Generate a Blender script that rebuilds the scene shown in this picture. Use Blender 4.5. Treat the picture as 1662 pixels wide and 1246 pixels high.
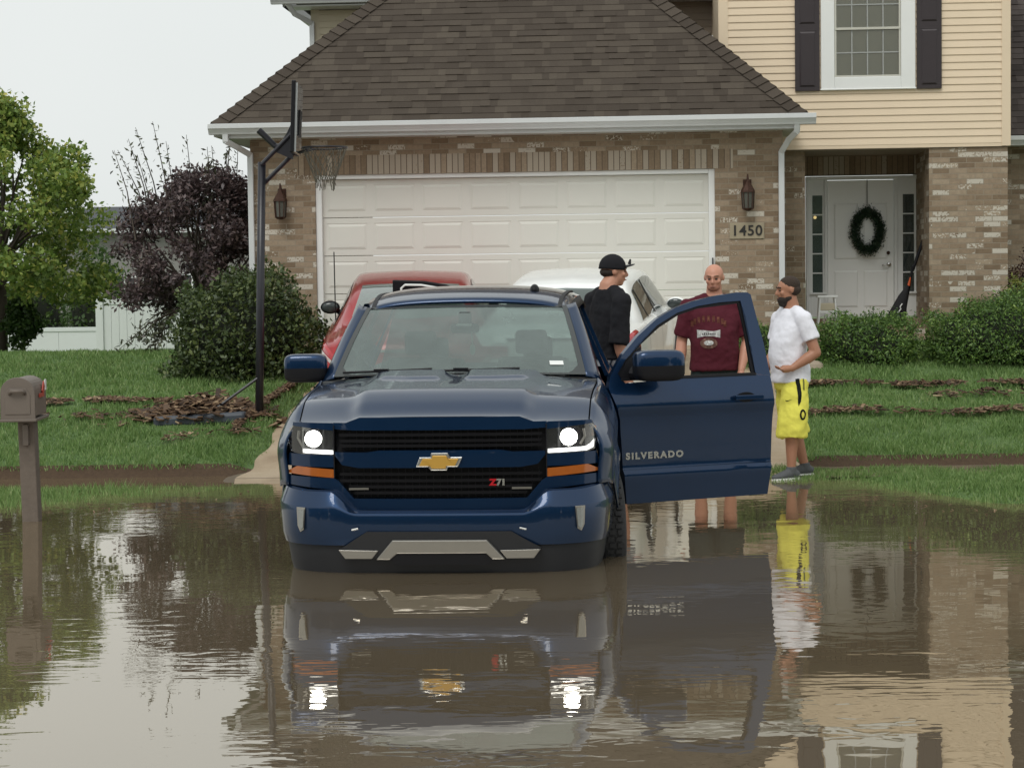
import bpy, bmesh, math, random
import numpy as np
from mathutils import Vector, Matrix, Euler
R = math.radians
random.seed(7); rng = np.random.default_rng(7)
for o in list(bpy.data.objects): bpy.data.objects.remove(o)
SC = bpy.context.scene; COL = SC.collection
# ------------------------------------------------------------------ camera
CAMH = 1.77
pt = math.atan(167/3200); ro = .013
F_ = Vector((0, math.cos(pt), -math.sin(pt))); U_ = Vector((0, math.sin(pt), math.cos(pt))); X_ = Vector((1, 0, 0))
Rc = X_*math.cos(ro)-U_*math.sin(ro); Uc = U_*math.cos(ro)+X_*math.sin(ro)
cd = bpy.data.cameras.new('camera'); cam = bpy.data.objects.new('camera', cd); COL.objects.link(cam)
m = Matrix((Rc, Uc, -F_)).transposed().to_4x4(); m.translation = Vector((0, 0, CAMH)); cam.matrix_world = m
cd.sensor_width = 36; cd.lens = 3200/1662*36; cd.clip_end = 2000; cd.clip_start = .1
SC.camera = cam
# ------------------------------------------------------------------ world, sun, exposure
W = bpy.data.worlds.new("World"); SC.world = W; W.use_nodes = True
nt = W.node_tree; nt.nodes.clear()
wo = nt.nodes.new('ShaderNodeOutputWorld'); bg = nt.nodes.new('ShaderNodeBackground'); bg.inputs[1].default_value = .1
sky = nt.nodes.new('ShaderNodeTexSky'); sky.sky_type = 'NISHITA'; sky.sun_disc = False
sky.sun_elevation = R(55); sky.sun_rotation = R(200); sky.dust_density = 4; sky.air_density = 1.2
hs = nt.nodes.new('ShaderNodeHueSaturation'); hs.inputs['Saturation'].default_value = .12
nt.links.new(sky.outputs[0], hs.inputs['Color'])
tc = nt.nodes.new('ShaderNodeTexCoord'); nz = nt.nodes.new('ShaderNodeTexNoise'); nz.inputs['Scale'].default_value = 1.6; nz.inputs['Detail'].default_value = 4
nt.links.new(tc.outputs['Generated'], nz.inputs['Vector'])
cr = nt.nodes.new('ShaderNodeValToRGB'); cr.color_ramp.elements[0].position = .3; cr.color_ramp.elements[1].position = .75
cr.color_ramp.elements[0].color = (.86, .885, .88, 1); cr.color_ramp.elements[1].color = (1, 1.01, 1, 1)
nt.links.new(nz.outputs[0], cr.inputs[0])
sc_ = nt.nodes.new('ShaderNodeMixRGB'); sc_.blend_type = 'MULTIPLY'; sc_.inputs[0].default_value = 1; sc_.inputs[2].default_value = (8.0, 8.2, 8.15, 1)
nt.links.new(cr.outputs[0], sc_.inputs[1])
mx = nt.nodes.new('ShaderNodeMixRGB'); mx.inputs[0].default_value = .9
nt.links.new(hs.outputs[0], mx.inputs[1]); nt.links.new(sc_.outputs[0], mx.inputs[2])
nt.links.new(mx.outputs[0], bg.inputs[0]); nt.links.new(bg.outputs[0], wo.inputs[0])
sd = bpy.data.lights.new('sun', 'SUN'); sd.energy = 1.1; sd.angle = R(25); sd.color = (1, .98, .94)
so = bpy.data.objects.new('sun', sd); COL.objects.link(so); so.rotation_euler = (R(38), 0, R(-20))
vs = SC.view_settings; vs.view_transform = 'Standard'; vs.look = 'None'; vs.exposure = .2; vs.gamma = 1
try: vs.use_curve_mapping = False
except Exception: pass

# ================================================================== helpers
def tag(o, label=None, cat=None, group=None, kind=None):
    if label: o['label'] = label
    if cat: o['category'] = cat
    if group: o['group'] = group
    if kind: o['kind'] = kind
    return o
def empty(name, loc=(0, 0, 0), rz=0, label=None, cat=None, group=None):
    o = bpy.data.objects.new(name, None); o.empty_display_size = .2; COL.objects.link(o)
    o.location = loc; o.rotation_euler = (0, 0, rz); return tag(o, label, cat, group)
class MB:
    """collects verts / faces -> one mesh object"""
    def __init__(s): s.v = []; s.f = []; s.mi = []
    def add(s, vs_, fs, mi=0):
        b = len(s.v); s.v += [tuple(v) for v in vs_]; s.f += [tuple(b+i for i in f) for f in fs]; s.mi += [mi]*len(fs); return s
    def box(s, x0, x1, y0, y1, z0, z1, mi=0):
        return s.add([(x0,y0,z0),(x1,y0,z0),(x1,y1,z0),(x0,y1,z0),(x0,y0,z1),(x1,y0,z1),(x1,y1,z1),(x0,y1,z1)],
              [(0,3,2,1),(4,5,6,7),(0,1,5,4),(1,2,6,5),(2,3,7,6),(3,0,4,7)], mi)
    def obox(s, c, ax, ay, az, mi=0):
        c = Vector(c); ax = Vector(ax); ay = Vector(ay); az = Vector(az)
        vs_ = [c+ax*i+ay*j+az*k for k in (-1, 1) for i, j in ((-1,-1),(1,-1),(1,1),(-1,1))]
        return s.add(vs_, [(0,3,2,1),(4,5,6,7),(0,1,5,4),(1,2,6,5),(2,3,7,6),(3,0,4,7)], mi)
    def tube(s, pts, rad, n=10, mi=0, cap=True, flat=None):
        """flat=(sx,sy): elliptical in world XY (for mostly vertical tubes)"""
        pts = [Vector(p) for p in pts]
        if not hasattr(rad, '__len__'): rad = [rad]*len(pts)
        rings = []; prev = None
        for i, p in enumerate(pts):
            d = (pts[min(i+1, len(pts)-1)]-pts[max(i-1, 0)]).normalized()
            if prev is None:
                a = Vector((1, 0, 0)) if abs(d.x) < .8 else Vector((0, 1, 0))
            else: a = prev
            a = (a-d*a.dot(d)).normalized(); prev = a; b = d.cross(a).normalized()
            r = rad[i]
            if hasattr(r, '__len__'): ra, rb = r
            else: ra = rb = r
            rings.append([p+a*(ra*math.cos(2*math.pi*k/n))+b*(rb*math.sin(2*math.pi*k/n)) for k in range(n)])
        vs_ = [v for rg in rings for v in rg]; fs = []
        for i in range(len(rings)-1):
            for k in range(n): fs.append((i*n+k, i*n+(k+1) % n, (i+1)*n+(k+1) % n, (i+1)*n+k))
        if cap: fs.append(tuple(range(n-1, -1, -1))); fs.append(tuple((len(rings)-1)*n+k for k in range(n)))
        return s.add(vs_, fs, mi)
    def ell(s, c, r, rot=None, nu=16, nv=10, mi=0):
        c = Vector(c); r = (r, r, r) if not hasattr(r, '__len__') else r; M_ = Euler(rot).to_matrix() if rot else Matrix.Identity(3)
        vs_ = [c+M_@Vector((0, 0, -r[2]))]; 
        for j in range(1, nv):
            t = -math.pi/2+math.pi*j/nv
            for i in range(nu):
                a = 2*math.pi*i/nu; vs_.append(c+M_@Vector((r[0]*math.cos(t)*math.cos(a), r[1]*math.cos(t)*math.sin(a), r[2]*math.sin(t))))
        vs_.append(c+M_@Vector((0, 0, r[2]))); fs = []
        for i in range(nu): fs.append((0, 1+(i+1) % nu, 1+i)); fs.append((len(vs_)-1, len(vs_)-1-nu+i, len(vs_)-1-nu+(i+1) % nu))
        for j in range(nv-2):
            for i in range(nu): fs.append((1+j*nu+i, 1+j*nu+(i+1) % nu, 1+(j+1)*nu+(i+1) % nu, 1+(j+1)*nu+i))
        return s.add(vs_, fs, mi)
    def grid(s, fn, nu, nv, mi=0, thick=None):
        vs_ = [fn(i/nu, j/nv) for j in range(nv+1) for i in range(nu+1)]
        fs = [(j*(nu+1)+i, j*(nu+1)+i+1, (j+1)*(nu+1)+i+1, (j+1)*(nu+1)+i) for j in range(nv) for i in range(nu)]
        return s.add(vs_, fs, mi)
    def prism(s, poly, y0, y1, axis='y', mi=0):
        n = len(poly)
        if axis == 'y': a = [(p[0], y0, p[1]) for p in poly]+[(p[0], y1, p[1]) for p in poly]
        elif axis == 'x': a = [(y0, p[0], p[1]) for p in poly]+[(y1, p[0], p[1]) for p in poly]
        else: a = [(p[0], p[1], y0) for p in poly]+[(p[0], p[1], y1) for p in poly]
        return s.add(a, [tuple(range(n-1, -1, -1)), tuple(range(n, 2*n))]+[(i, (i+1) % n, n+(i+1) % n, n+i) for i in range(n)], mi)
    def build(s, name, mats, parent=None, smooth=False, bevel=0, solid=0, fix=True, loc=None):
        me = bpy.data.meshes.new(name); me.from_pydata([tuple(v) for v in s.v], [], s.f)
        if not isinstance(mats, (list, tuple)): mats = [mats]
        for m_ in mats: me.materials.append(m_)
        me.polygons.foreach_set('material_index', s.mi)
        if fix:
            b = bmesh.new(); b.from_mesh(me); bmesh.ops.recalc_face_normals(b, faces=b.faces); b.to_mesh(me); b.free()
        if smooth: me.polygons.foreach_set('use_smooth', [True]*len(me.polygons))
        me.update()
        o = bpy.data.objects.new(name, me); COL.objects.link(o)
        if parent: o.parent = parent
        if loc: o.location = loc
        if solid:
            q = o.modifiers.new('solid', 'SOLIDIFY'); q.thickness = solid; q.offset = 0
        if bevel:
            q = o.modifiers.new('bevel', 'BEVEL'); q.width = bevel; q.segments = 2; q.limit_method = 'ANGLE'; q.angle_limit = R(40)
        return o
def panel(polys, mapf, thick, name, mat_, parent, cuts_a=.06, cuts_b=None, bevel=.003, smooth=False):
    """traced outlines (a,b) -> curved, thick panels; mapf(a,b,depth) -> point"""
    bm = bmesh.new()
    for poly in polys:
        vs_ = [bm.verts.new((p[0], 0, p[1])) for p in poly]; bm.faces.new(vs_)
    bmesh.ops.triangulate(bm, faces=bm.faces[:])
    def cut(axis, step):
        lo = min(v.co[axis] for v in bm.verts); hi = max(v.co[axis] for v in bm.verts); k = math.ceil(lo/step)*step
        while k < hi:
            no = [0, 0, 0]; no[axis] = 1; co = [0, 0, 0]; co[axis] = k
            bmesh.ops.bisect_plane(bm, geom=bm.verts[:]+bm.edges[:]+bm.faces[:], plane_co=co, plane_no=no, dist=1e-5); k += step
    if cuts_a: cut(0, cuts_a)
    if cuts_b: cut(2, cuts_b)
    bmesh.ops.dissolve_limit(bm, angle_limit=0.0001, verts=[], edges=[]) if False else None
    fr = bm.faces[:]
    r = bmesh.ops.extrude_face_region(bm, geom=fr)
    new = set(g for g in r['geom'] if isinstance(g, bmesh.types.BMVert))
    for v in bm.verts:
        a, b = v.co.x, v.co.z
        v.co = mapf(a, b, thick if v in new else 0)
    bmesh.ops.recalc_face_normals(bm, faces=bm.faces)
    me = bpy.data.meshes.new(name); bm.to_mesh(me); bm.free(); me.materials.append(mat_)
    o = bpy.data.objects.new(name, me); COL.objects.link(o)
    if parent: o.parent = parent
    if smooth:
        me.polygons.foreach_set('use_smooth', [True]*len(me.polygons))
        q = o.modifiers.new('es', 'EDGE_SPLIT'); q.split_angle = R(35)
    if bevel:
        q = o.modifiers.new('bevel', 'BEVEL'); q.width = bevel; q.segments = 2; q.limit_method = 'ANGLE'; q.angle_limit = R(50)
    return o
def text(s, size, name, mat_, parent, M_, ext=.004, squash=1.0, bold=0, space=1.0):
    cu = bpy.data.curves.new('t', 'FONT'); cu.body = s; cu.size = size; cu.extrude = ext; cu.offset = bold; cu.align_x = 'CENTER'; cu.align_y = 'CENTER'; cu.space_character = space
    o = bpy.data.objects.new('t', cu); COL.objects.link(o)
    dg = bpy.context.evaluated_depsgraph_get(); me = bpy.data.meshes.new_from_object(o.evaluated_get(dg)); bpy.data.objects.remove(o)
    for v in me.vertices: v.co.x *= squash
    me.transform(M_); me.materials.clear(); me.materials.append(mat_); me.name = name
    q = bpy.data.objects.new(name, me); COL.objects.link(q)
    if parent: q.parent = parent
    return q
def cr_interp(tab, x):
    """smooth interpolation through table [(x, v...)]"""
    xs = [t[0] for t in tab]
    if x <= xs[0]: return tab[0][1:]
    if x >= xs[-1]: return tab[-1][1:]
    i = max(k for k in range(len(xs)-1) if xs[k] <= x); t = (x-xs[i])/(xs[i+1]-xs[i])
    out = []
    for c in range(1, len(tab[0])):
        p1, p2 = tab[i][c], tab[i+1][c]
        m1 = (p2-tab[i-1][c])/(xs[i+1]-xs[i-1]) if i > 0 else (p2-p1)/(xs[i+1]-xs[i])
        m2 = (tab[i+2][c]-p1)/(xs[i+2]-xs[i]) if i+2 < len(xs) else (p2-p1)/(xs[i+1]-xs[i])
        h = xs[i+1]-xs[i]; d = (p2-p1)/h
        if m1*d <= 0: m1 = 0
        elif abs(m1) > 2*abs(d): m1 = 2*d
        if m2*d <= 0: m2 = 0
        elif abs(m2) > 2*abs(d): m2 = 2*d
        out.append((2*t**3-3*t*t+1)*p1+(t**3-2*t*t+t)*h*m1+(-2*t**3+3*t*t)*p2+(t**3-t*t)*h*m2)
    return out
def sm(a, b, x):
    t = min(1, max(0, (x-a)/(b-a))); return t*t*(3-2*t)

# ------------------------------------------------------------------ materials
def MM(nt, op, a, b=None, c=None):
    n = nt.nodes.new('ShaderNodeMath'); n.operation = op
    for i, q in enumerate((a, b, c)):
        if q is None: continue
        if isinstance(q, (int, float)): n.inputs[i].default_value = q
        else: nt.links.new(q, n.inputs[i])
    return n.outputs[0]
def mixc(nt, f, a, b, mode='MIX'):
    n = nt.nodes.new('ShaderNodeMixRGB'); n.blend_type = mode
    for i, q in enumerate((f, a, b)):
        if isinstance(q, (int, float)): n.inputs[i].default_value = q
        elif isinstance(q, tuple): n.inputs[i].default_value = (*q[:3], 1)
        else: nt.links.new(q, n.inputs[i])
    return n.outputs[0]
def noise(nt, vec, scale, detail=3, rough=.5, dist=0):
    n = nt.nodes.new('ShaderNodeTexNoise'); n.inputs['Scale'].default_value = scale; n.inputs['Detail'].default_value = detail; n.inputs['Roughness'].default_value = rough; n.inputs['Distortion'].default_value = dist
    if vec is not None: nt.links.new(vec, n.inputs['Vector'])
    return n.outputs[0]
def ramp(nt, f, *st):
    n = nt.nodes.new('ShaderNodeValToRGB'); e = n.color_ramp.elements
    while len(e) < len(st): e.new(.5)
    for i, (p, c) in enumerate(st): e[i].position = p; e[i].color = (*c[:3], 1) if hasattr(c, '__len__') else (c, c, c, 1)
    nt.links.new(f, n.inputs[0]); return n.outputs[0]
def new_mat(name):
    m_ = bpy.data.materials.new(name); m_.use_nodes = True; return m_, m_.node_tree, m_.node_tree.nodes['Principled BSDF']
def objco(nt, scale=None):
    t = nt.nodes.new('ShaderNodeTexCoord').outputs['Object']
    if scale:
        n = nt.nodes.new('ShaderNodeMapping'); n.inputs['Scale'].default_value = scale; nt.links.new(t, n.inputs[0]); return n.outputs[0]
    return t
def bump(nt, h, strength, dist, bs):
    n = nt.nodes.new('ShaderNodeBump'); n.inputs['Strength'].default_value = strength; n.inputs['Distance'].default_value = dist
    nt.links.new(h, n.inputs['Height']); nt.links.new(n.outputs[0], bs.inputs['Normal'])
def mat(name, col, rough=.5, metal=0, var=.12, vs_=6, bmp=0, bs_=40, coat=0, spec=.5, sheen=0):
    m_, nt, b = new_mat(name); b.inputs['Roughness'].default_value = rough; b.inputs['Metallic'].default_value = metal
    b.inputs['Coat Weight'].default_value = coat; b.inputs['Coat Roughness'].default_value = .04; b.inputs['Specular IOR Level'].default_value = spec
    co = objco(nt); n = noise(nt, co, vs_, 5, .6)
    c = mixc(nt, n, tuple(x*(1-var) for x in col), tuple(min(1, x*(1+var)) for x in col)); nt.links.new(c, b.inputs['Base Color'])
    if bmp: bump(nt, noise(nt, co, bs_, 4), bmp, .01, b)
    return m_
def leafmat(name, stops, rough=.45, trans=.25):
    m_, nt, b = new_mat(name); g = nt.nodes.new('ShaderNodeNewGeometry')
    co = objco(nt); n = noise(nt, co, 2.2, 2); f = MM(nt, 'ADD', MM(nt, 'MULTIPLY', g.outputs['Random Per Island'], .62), MM(nt, 'MULTIPLY', n, .42))
    c = ramp(nt, f, *stops); nt.links.new(c, b.inputs['Base Color']); b.inputs['Roughness'].default_value = rough
    if trans:
        t = nt.nodes.new('ShaderNodeBsdfTranslucent'); nt.links.new(c, t.inputs[0]); x = nt.nodes.new('ShaderNodeMixShader'); x.inputs[0].default_value = trans
        nt.links.new(b.outputs[0], x.inputs[1]); nt.links.new(t.outputs[0], x.inputs[2]); nt.links.new(x.outputs[0], nt.nodes['Material Output'].inputs[0])
    return m_
def brickmat(name, soldier=False, dark=1.0):
    m_, nt, b = new_mat(name); co = objco(nt); s = nt.nodes.new('ShaderNodeSeparateXYZ'); nt.links.new(co, s.inputs[0])
    u = MM(nt, 'ADD', s.outputs[0], s.outputs[1]); z = s.outputs[2]; BW, BH = .213, .0677
    if soldier: BW, BH = .0705, .5
    ur = MM(nt, 'DIVIDE', u, BW); zr = MM(nt, 'DIVIDE', z, BH); row = MM(nt, 'FLOOR', zr)
    if not soldier: ur = MM(nt, 'ADD', ur, MM(nt, 'MULTIPLY', MM(nt, 'MODULO', row, 2), .5))
    col = MM(nt, 'FLOOR', ur); fu = MM(nt, 'SUBTRACT', ur, col); fz = MM(nt, 'SUBTRACT', zr, row)
    cv = nt.nodes.new('ShaderNodeCombineXYZ'); nt.links.new(col, cv.inputs[0]); nt.links.new(row, cv.inputs[1])
    wn = nt.nodes.new('ShaderNodeTexWhiteNoise'); wn.noise_dimensions = '2D'; nt.links.new(cv.outputs[0], wn.inputs['Vector']); rnd = wn.outputs['Value']
    wn2 = nt.nodes.new('ShaderNodeSeparateXYZ'); nt.links.new(wn.outputs['Color'], wn2.inputs[0])
    base = ramp(nt, rnd, (0, (.20*dark, .14*dark, .088*dark)), (.35, (.27*dark, .198*dark, .13*dark)), (.7, (.32*dark, .24*dark, .165*dark)), (1, (.37*dark, .29*dark, .205*dark)))
    base = mixc(nt, .5, base, ramp(nt, noise(nt, co, 25, 5, .7), (.3, .62), (.7, 1.25)), 'MULTIPLY')
    # white limewash on some bricks, patchy
    n1 = noise(nt, co, 1.1, 2); n2 = noise(nt, co, 42, 3, .6)
    pick = MM(nt, 'GREATER_THAN', MM(nt, 'ADD', wn2.outputs[1], MM(nt, 'MULTIPLY', n1, .35)), .93 if not soldier else .78)
    patch = MM(nt, 'GREATER_THAN', MM(nt, 'ADD', n2, MM(nt, 'MULTIPLY', wn2.outputs[2], .3)), .66 if not soldier else .40)
    wf = MM(nt, 'MULTIPLY', MM(nt, 'MULTIPLY', pick, patch), .8)
    base = mixc(nt, wf, base, (.62, .58, .5) if not soldier else (.46, .40, .32))
    mu = .045 if not soldier else .13
    e1 = MM(nt, 'LESS_THAN', fu, mu); e2 = MM(nt, 'LESS_THAN', fz, .14 if not soldier else .0)
    mort = MM(nt, 'MAXIMUM', e1, e2)
    c = mixc(nt, mort, base, (.30*dark, .25*dark, .185*dark) if not soldier else (.13, .095, .065)); nt.links.new(c, b.inputs['Base Color']); b.inputs['Roughness'].default_value = .85
    h = MM(nt, 'ADD', MM(nt, 'SUBTRACT', 1, mort), MM(nt, 'MULTIPLY', noise(nt, co, 60, 3), .4)); bump(nt, h, .7, .008, b)
    return m_
def shinglemat(name, cols):
    m_, nt, b = new_mat(name); g = nt.nodes.new('ShaderNodeNewGeometry'); co = objco(nt)
    f = MM(nt, 'ADD', MM(nt, 'MULTIPLY', g.outputs['Random Per Island'], .7), MM(nt, 'MULTIPLY', noise(nt, co, 1.2, 4), .3))
    c = ramp(nt, f, *cols); c = mixc(nt, .5, c, ramp(nt, noise(nt, co, 120, 3, .8), (.3, .5), (.7, 1.4)), 'MULTIPLY')
    nt.links.new(c, b.inputs['Base Color']); b.inputs['Roughness'].default_value = .92; b.inputs['Specular IOR Level'].default_value = .2
    bump(nt, noise(nt, co, 150, 3), .5, .01, b); return m_
def paint(name, col, metal=.3, spec_rough=.3, drops=True):
    m_, nt, b = new_mat(name); b.inputs['Metallic'].default_value = metal; b.inputs['Roughness'].default_value = spec_rough
    b.inputs['Specular IOR Level'].default_value = .25; b.inputs['Coat Weight'].default_value = .9; b.inputs['Coat IOR'].default_value = 1.48; b.inputs['Coat Roughness'].default_value = .03; b.inputs['Base Color'].default_value = (*col, 1)
    co = objco(nt); c = mixc(nt, noise(nt, co, 3, 4), tuple(x*.92 for x in col), tuple(x*1.08 for x in col)); nt.links.new(c, b.inputs['Base Color'])
    if drops:
        v = nt.nodes.new('ShaderNodeTexVoronoi'); v.inputs['Scale'].default_value = 70; nt.links.new(co, v.inputs['Vector'])
        h = MM(nt, 'SUBTRACT', .35, v.outputs['Distance']); h = MM(nt, 'MAXIMUM', h, 0)
        h = MM(nt, 'ADD', h, MM(nt, 'MULTIPLY', noise(nt, co, 3.5, 2), .6))
        n = nt.nodes.new('ShaderNodeBump'); n.inputs['Strength'].default_value = .12; n.inputs['Distance'].default_value = .004
        nt.links.new(h, n.inputs['Height']); nt.links.new(n.outputs[0], b.inputs['Coat Normal'])
    return m_
def glassmat(name, tint=(.75, .8, .78), refl=.1, film=.1, filmc=(.35, .42, .4)):
    m_, nt, b = new_mat(name); nt.nodes.remove(b); out = nt.nodes['Material Output']
    t = nt.nodes.new('ShaderNodeBsdfTransparent'); t.inputs[0].default_value = (*tint, 1)
    d = nt.nodes.new('ShaderNodeBsdfDiffuse'); d.inputs[0].default_value = (*filmc, 1)
    g = nt.nodes.new('ShaderNodeBsdfGlossy'); g.inputs['Roughness'].default_value = .03
    co = objco(nt); fl = MM(nt, 'MULTIPLY', ramp(nt, noise(nt, co, 5, 5, .65), (.25, .8), (.75, 1.2)), film)
    m1 = nt.nodes.new('ShaderNodeMixShader'); nt.links.new(fl, m1.inputs[0]); nt.links.new(t.outputs[0], m1.inputs[1]); nt.links.new(d.outputs[0], m1.inputs[2])
    fr = nt.nodes.new('ShaderNodeFresnel'); fr.inputs[0].default_value = 1.5; ff = MM(nt, 'ADD', MM(nt, 'MULTIPLY', fr.outputs[0], 1.3), refl*.3)
    ff = MM(nt, 'MINIMUM', ff, 1)
    m2 = nt.nodes.new('ShaderNodeMixShader'); nt.links.new(ff, m2.inputs[0]); nt.links.new(m1.outputs[0], m2.inputs[1]); nt.links.new(g.outputs[0], m2.inputs[2])
    nt.links.new(m2.outputs[0], out.inputs[0]); return m_
def emit(name, col, st):
    m_, nt, b = new_mat(name); b.inputs['Emission Color'].default_value = (*col, 1); b.inputs['Emission Strength'].default_value = st; b.inputs['Base Color'].default_value = (*col, 1); return m_

K = {}
K['brick'] = brickmat('brick'); K['brick_side'] = brickmat('brick_side_wall'); K['soldier'] = brickmat('soldier_brick', True)  # side brick keeps the same tone as the front brick
K['shingle'] = shinglemat('roof_shingle', [(.1, (.060, .048, .038)), (.45, (.074, .060, .048)), (.75, (.088, .072, .057)), (.95, (.108, .090, .071))])
K['shingle_dark'] = shinglemat('dark_shingle', [(.1, (.045, .038, .036)), (.9, (.1, .085, .08))])
K['white'] = mat('white_trim', (.80, .81, .79), .45, var=.05, vs_=2)
K['door_white'] = mat('garage_door_white', (.71, .70, .64), .5, var=.05, vs_=1.5, bmp=.08, bs_=120)
K['gutter'] = mat('gutter_white', (.62, .64, .64), .35, var=.07, vs_=3)
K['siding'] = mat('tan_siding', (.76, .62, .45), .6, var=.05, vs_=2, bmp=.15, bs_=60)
K['siding_shade'] = mat('shaded_siding', (.30, .24, .18), .6, var=.05)  # tan siding darkened: shade of recess and porch put into the colour
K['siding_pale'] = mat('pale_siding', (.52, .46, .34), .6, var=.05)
K['shutter'] = mat('shutter_brown', (.032, .023, .026), .45, var=.1)
K['glass_dark'] = mat('window_glass', (.045, .055, .055), .06, var=.25, vs_=3)
K['blind'] = mat('blind_slats', (.34, .35, .33), .5)
K['black'] = mat('black_plastic', (.006, .006, .008), .5, var=.2, spec=.25)
K['rubber'] = mat('tyre_rubber', (.02, .02, .021), .75, bmp=.3, bs_=80)
K['blackmetal'] = mat('black_metal', (.016, .016, .022), .35, var=.3, vs_=12)
K['chrome'] = mat('brushed_silver', (.72, .72, .70), .25, .9, var=.05)
K['silver'] = mat('silver_skid', (.38, .365, .335), .3, .85, var=.08)
K['concrete'] = mat('driveway_concrete', (.33, .27, .2), .75, var=.2, vs_=3, bmp=.3, bs_=90)
K['wood'] = mat('wet_wood', (.22, .14, .08), .8, var=.4, vs_=14, bmp=.4)
K['bark'] = mat('bark', (.07, .055, .042), .9, var=.4, vs_=20, bmp=.7)
K['blue'] = paint('deep_blue_paint', (.0050, .027, .078), .70, .33)
K['red'] = paint('red_paint', (.36, .012, .017), .35, .32)
K['carwhite'] = paint('white_paint', (.93, .94, .92), 0, .35)
K['ws'] = glassmat('windshield_glass', (.50, .59, .56), .12, .36, (.27, .345, .325))
K['carglass'] = glassmat('tinted_glass', (.3, .34, .33), .1, .08, (.2, .25, .24))
K['pale_glass'] = glassmat('rear_window_glass', (.45, .55, .52), .5, .42, (.42, .52, .48))
K['interior'] = mat('dark_interior', (.045, .048, .05), .8)
K['amber'] = mat('amber_lens', (.36, .095, .014), .15, var=.15, vs_=30, coat=1)
K['lens'] = glassmat('clear_lens', (.85, .86, .86), .1, .03, (.6, .6, .6))
K['lamp'] = emit('headlamp_glow', (1, .97, .92), 45); K['drl'] = emit('daytime_strip_glow', (1, .98, .95), 2.6)
K['gold'] = mat('gold_emblem', (.62, .36, .07), .35, .4, var=.06)
K['redlens'] = mat('red_lens', (.42, .012, .02), .12, var=.15, vs_=30, coat=1)
K['clearlens'] = mat('pale_lens', (.6, .52, .5), .12, var=.15, vs_=40, coat=1)

# ================================================================== TERRAIN
def hz(x, y):
    """ground height"""
    inner = (x > -2.55+(y-17.7)*.07) and (x < 2.62+(y-17.7)*.07)      # driveway corridor
    if y < 15.0: z = -.30
    elif y < 15.25: z = -.30+.16*(y-15)/.25
    elif y < 17.15: z = -.14+.11*(y-15.25)/1.9
    elif y < 18.25: z = -.03+.055*(y-17.15)
    elif y < 24.2: z = cr_interp([(18.25, .03), (19, .14), (20, .36), (21, .50), (22.5, .73), (24.2, .95)], y)[0]
    else: z = .95
    if y > 24.2 and not (-3.3 < x < 12): z = cr_interp([(24.2, .9), (27, .86), (30, .72), (38, .18), (50, 0), (400, 0)], y)[0]
    if y > 22 and x < -3: z -= .02
    e = (-2.50+(y-17.7)*.07)-x if x < 0 else x-(2.62+(y-17.7)*.07)
    if y < 17.2: e -= (17.2-y)*.35
    if e > 0:
        side = sm(0, .8, e)
        if 14.9 <= y < 17.2:
            k = sm(14.9, 15.25, y)
            top = (-.03 if x < 0 else .015+.035*math.sin((y-15)*1.4))+(.03*(y-15.2)/2 if x < 0 else 0)
            z = z*(1-side*k)+top*side*k
        elif 17.2 <= y < 18.22: side = sm(0, .22, e); z = z*(1-side)+(-.012 if x < 0 else .012)*side
        elif y >= 18.22: z += sm(0, .14, e)*.07*(sm(18.22, 18.34, y) if y < 19 else 1-sm(20, 24.5, y))
    return z
xs = np.concatenate([np.array([-300, -120, -60, -30, -18, -12]), np.arange(-9, 9.01, .12), np.array([12, 18, 30, 60, 120, 300])])
ys = np.concatenate([np.array([-60, -20, 0, 8, 12, 14]), np.arange(14.8, 19, .08), np.arange(19, 31, .3), np.array([32, 35, 38, 42, 50, 70, 110, 200, 500, 1200])])
g = MB(); nx, ny = len(xs), len(ys)
g.v = [(float(x), float(y), hz(x, y)-(.035 if 17.2 < y < 18.2 and abs(x) > 2.2 else 0)+(.012*math.sin(x*3.1+y*1.7)*math.sin(y*2.3-x) if 18.4 < y < 30 else 0)) for y in ys for x in xs]
g.f = [(j*nx+i, j*nx+i+1, (j+1)*nx+i+1, (j+1)*nx+i) for j in range(ny-1) for i in range(nx-1)]; g.mi = [0]*len(g.f)
m_, nt, b = new_mat('ground_soil_and_turf'); co = objco(nt)
gcol = ramp(nt, noise(nt, co, 3.5, 6, .7), (.25, (.055, .10, .028)), (.5, (.085, .15, .042)), (.75, (.12, .19, .058)))
fine = noise(nt, co, 60, 4, .7); gcol = mixc(nt, .6, gcol, ramp(nt, fine, (.3, .45), (.7, 1.5)), 'MULTIPLY')
s = nt.nodes.new('ShaderNodeSeparateXYZ'); nt.links.new(co, s.inputs[0])
band = MM(nt, 'SUBTRACT', 1, MM(nt, 'MINIMUM', MM(nt, 'MULTIPLY', MM(nt, 'ABSOLUTE', MM(nt, 'SUBTRACT', s.outputs[1], 18.25)), 9), 1))
soil = mixc(nt, noise(nt, co, 25, 5, .7), (.035, .018, .01), (.10, .062, .032))
far = MM(nt, 'MINIMUM', MM(nt, 'MAXIMUM', MM(nt, 'MULTIPLY', MM(nt, 'SUBTRACT', s.outputs[1], 36), .06), 0), 1)
gcol = mixc(nt, MM(nt, 'GREATER_THAN', band, MM(nt, 'MULTIPLY', fine, .5)), gcol, soil)
gcol = mixc(nt, far, gcol, (.24, .27, .19))  # distance haze put into the far ground colour
strt = MM(nt, 'LESS_THAN', s.outputs[1], 15.05); gcol = mixc(nt, strt, gcol, (.09, .085, .075))
nt.links.new(gcol, b.inputs['Base Color']); b.inputs['Roughness'].default_value = .9; bump(nt, fine, .6, .02, b)
tag(g.build('ground', m_, smooth=True), kind='structure')
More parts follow.
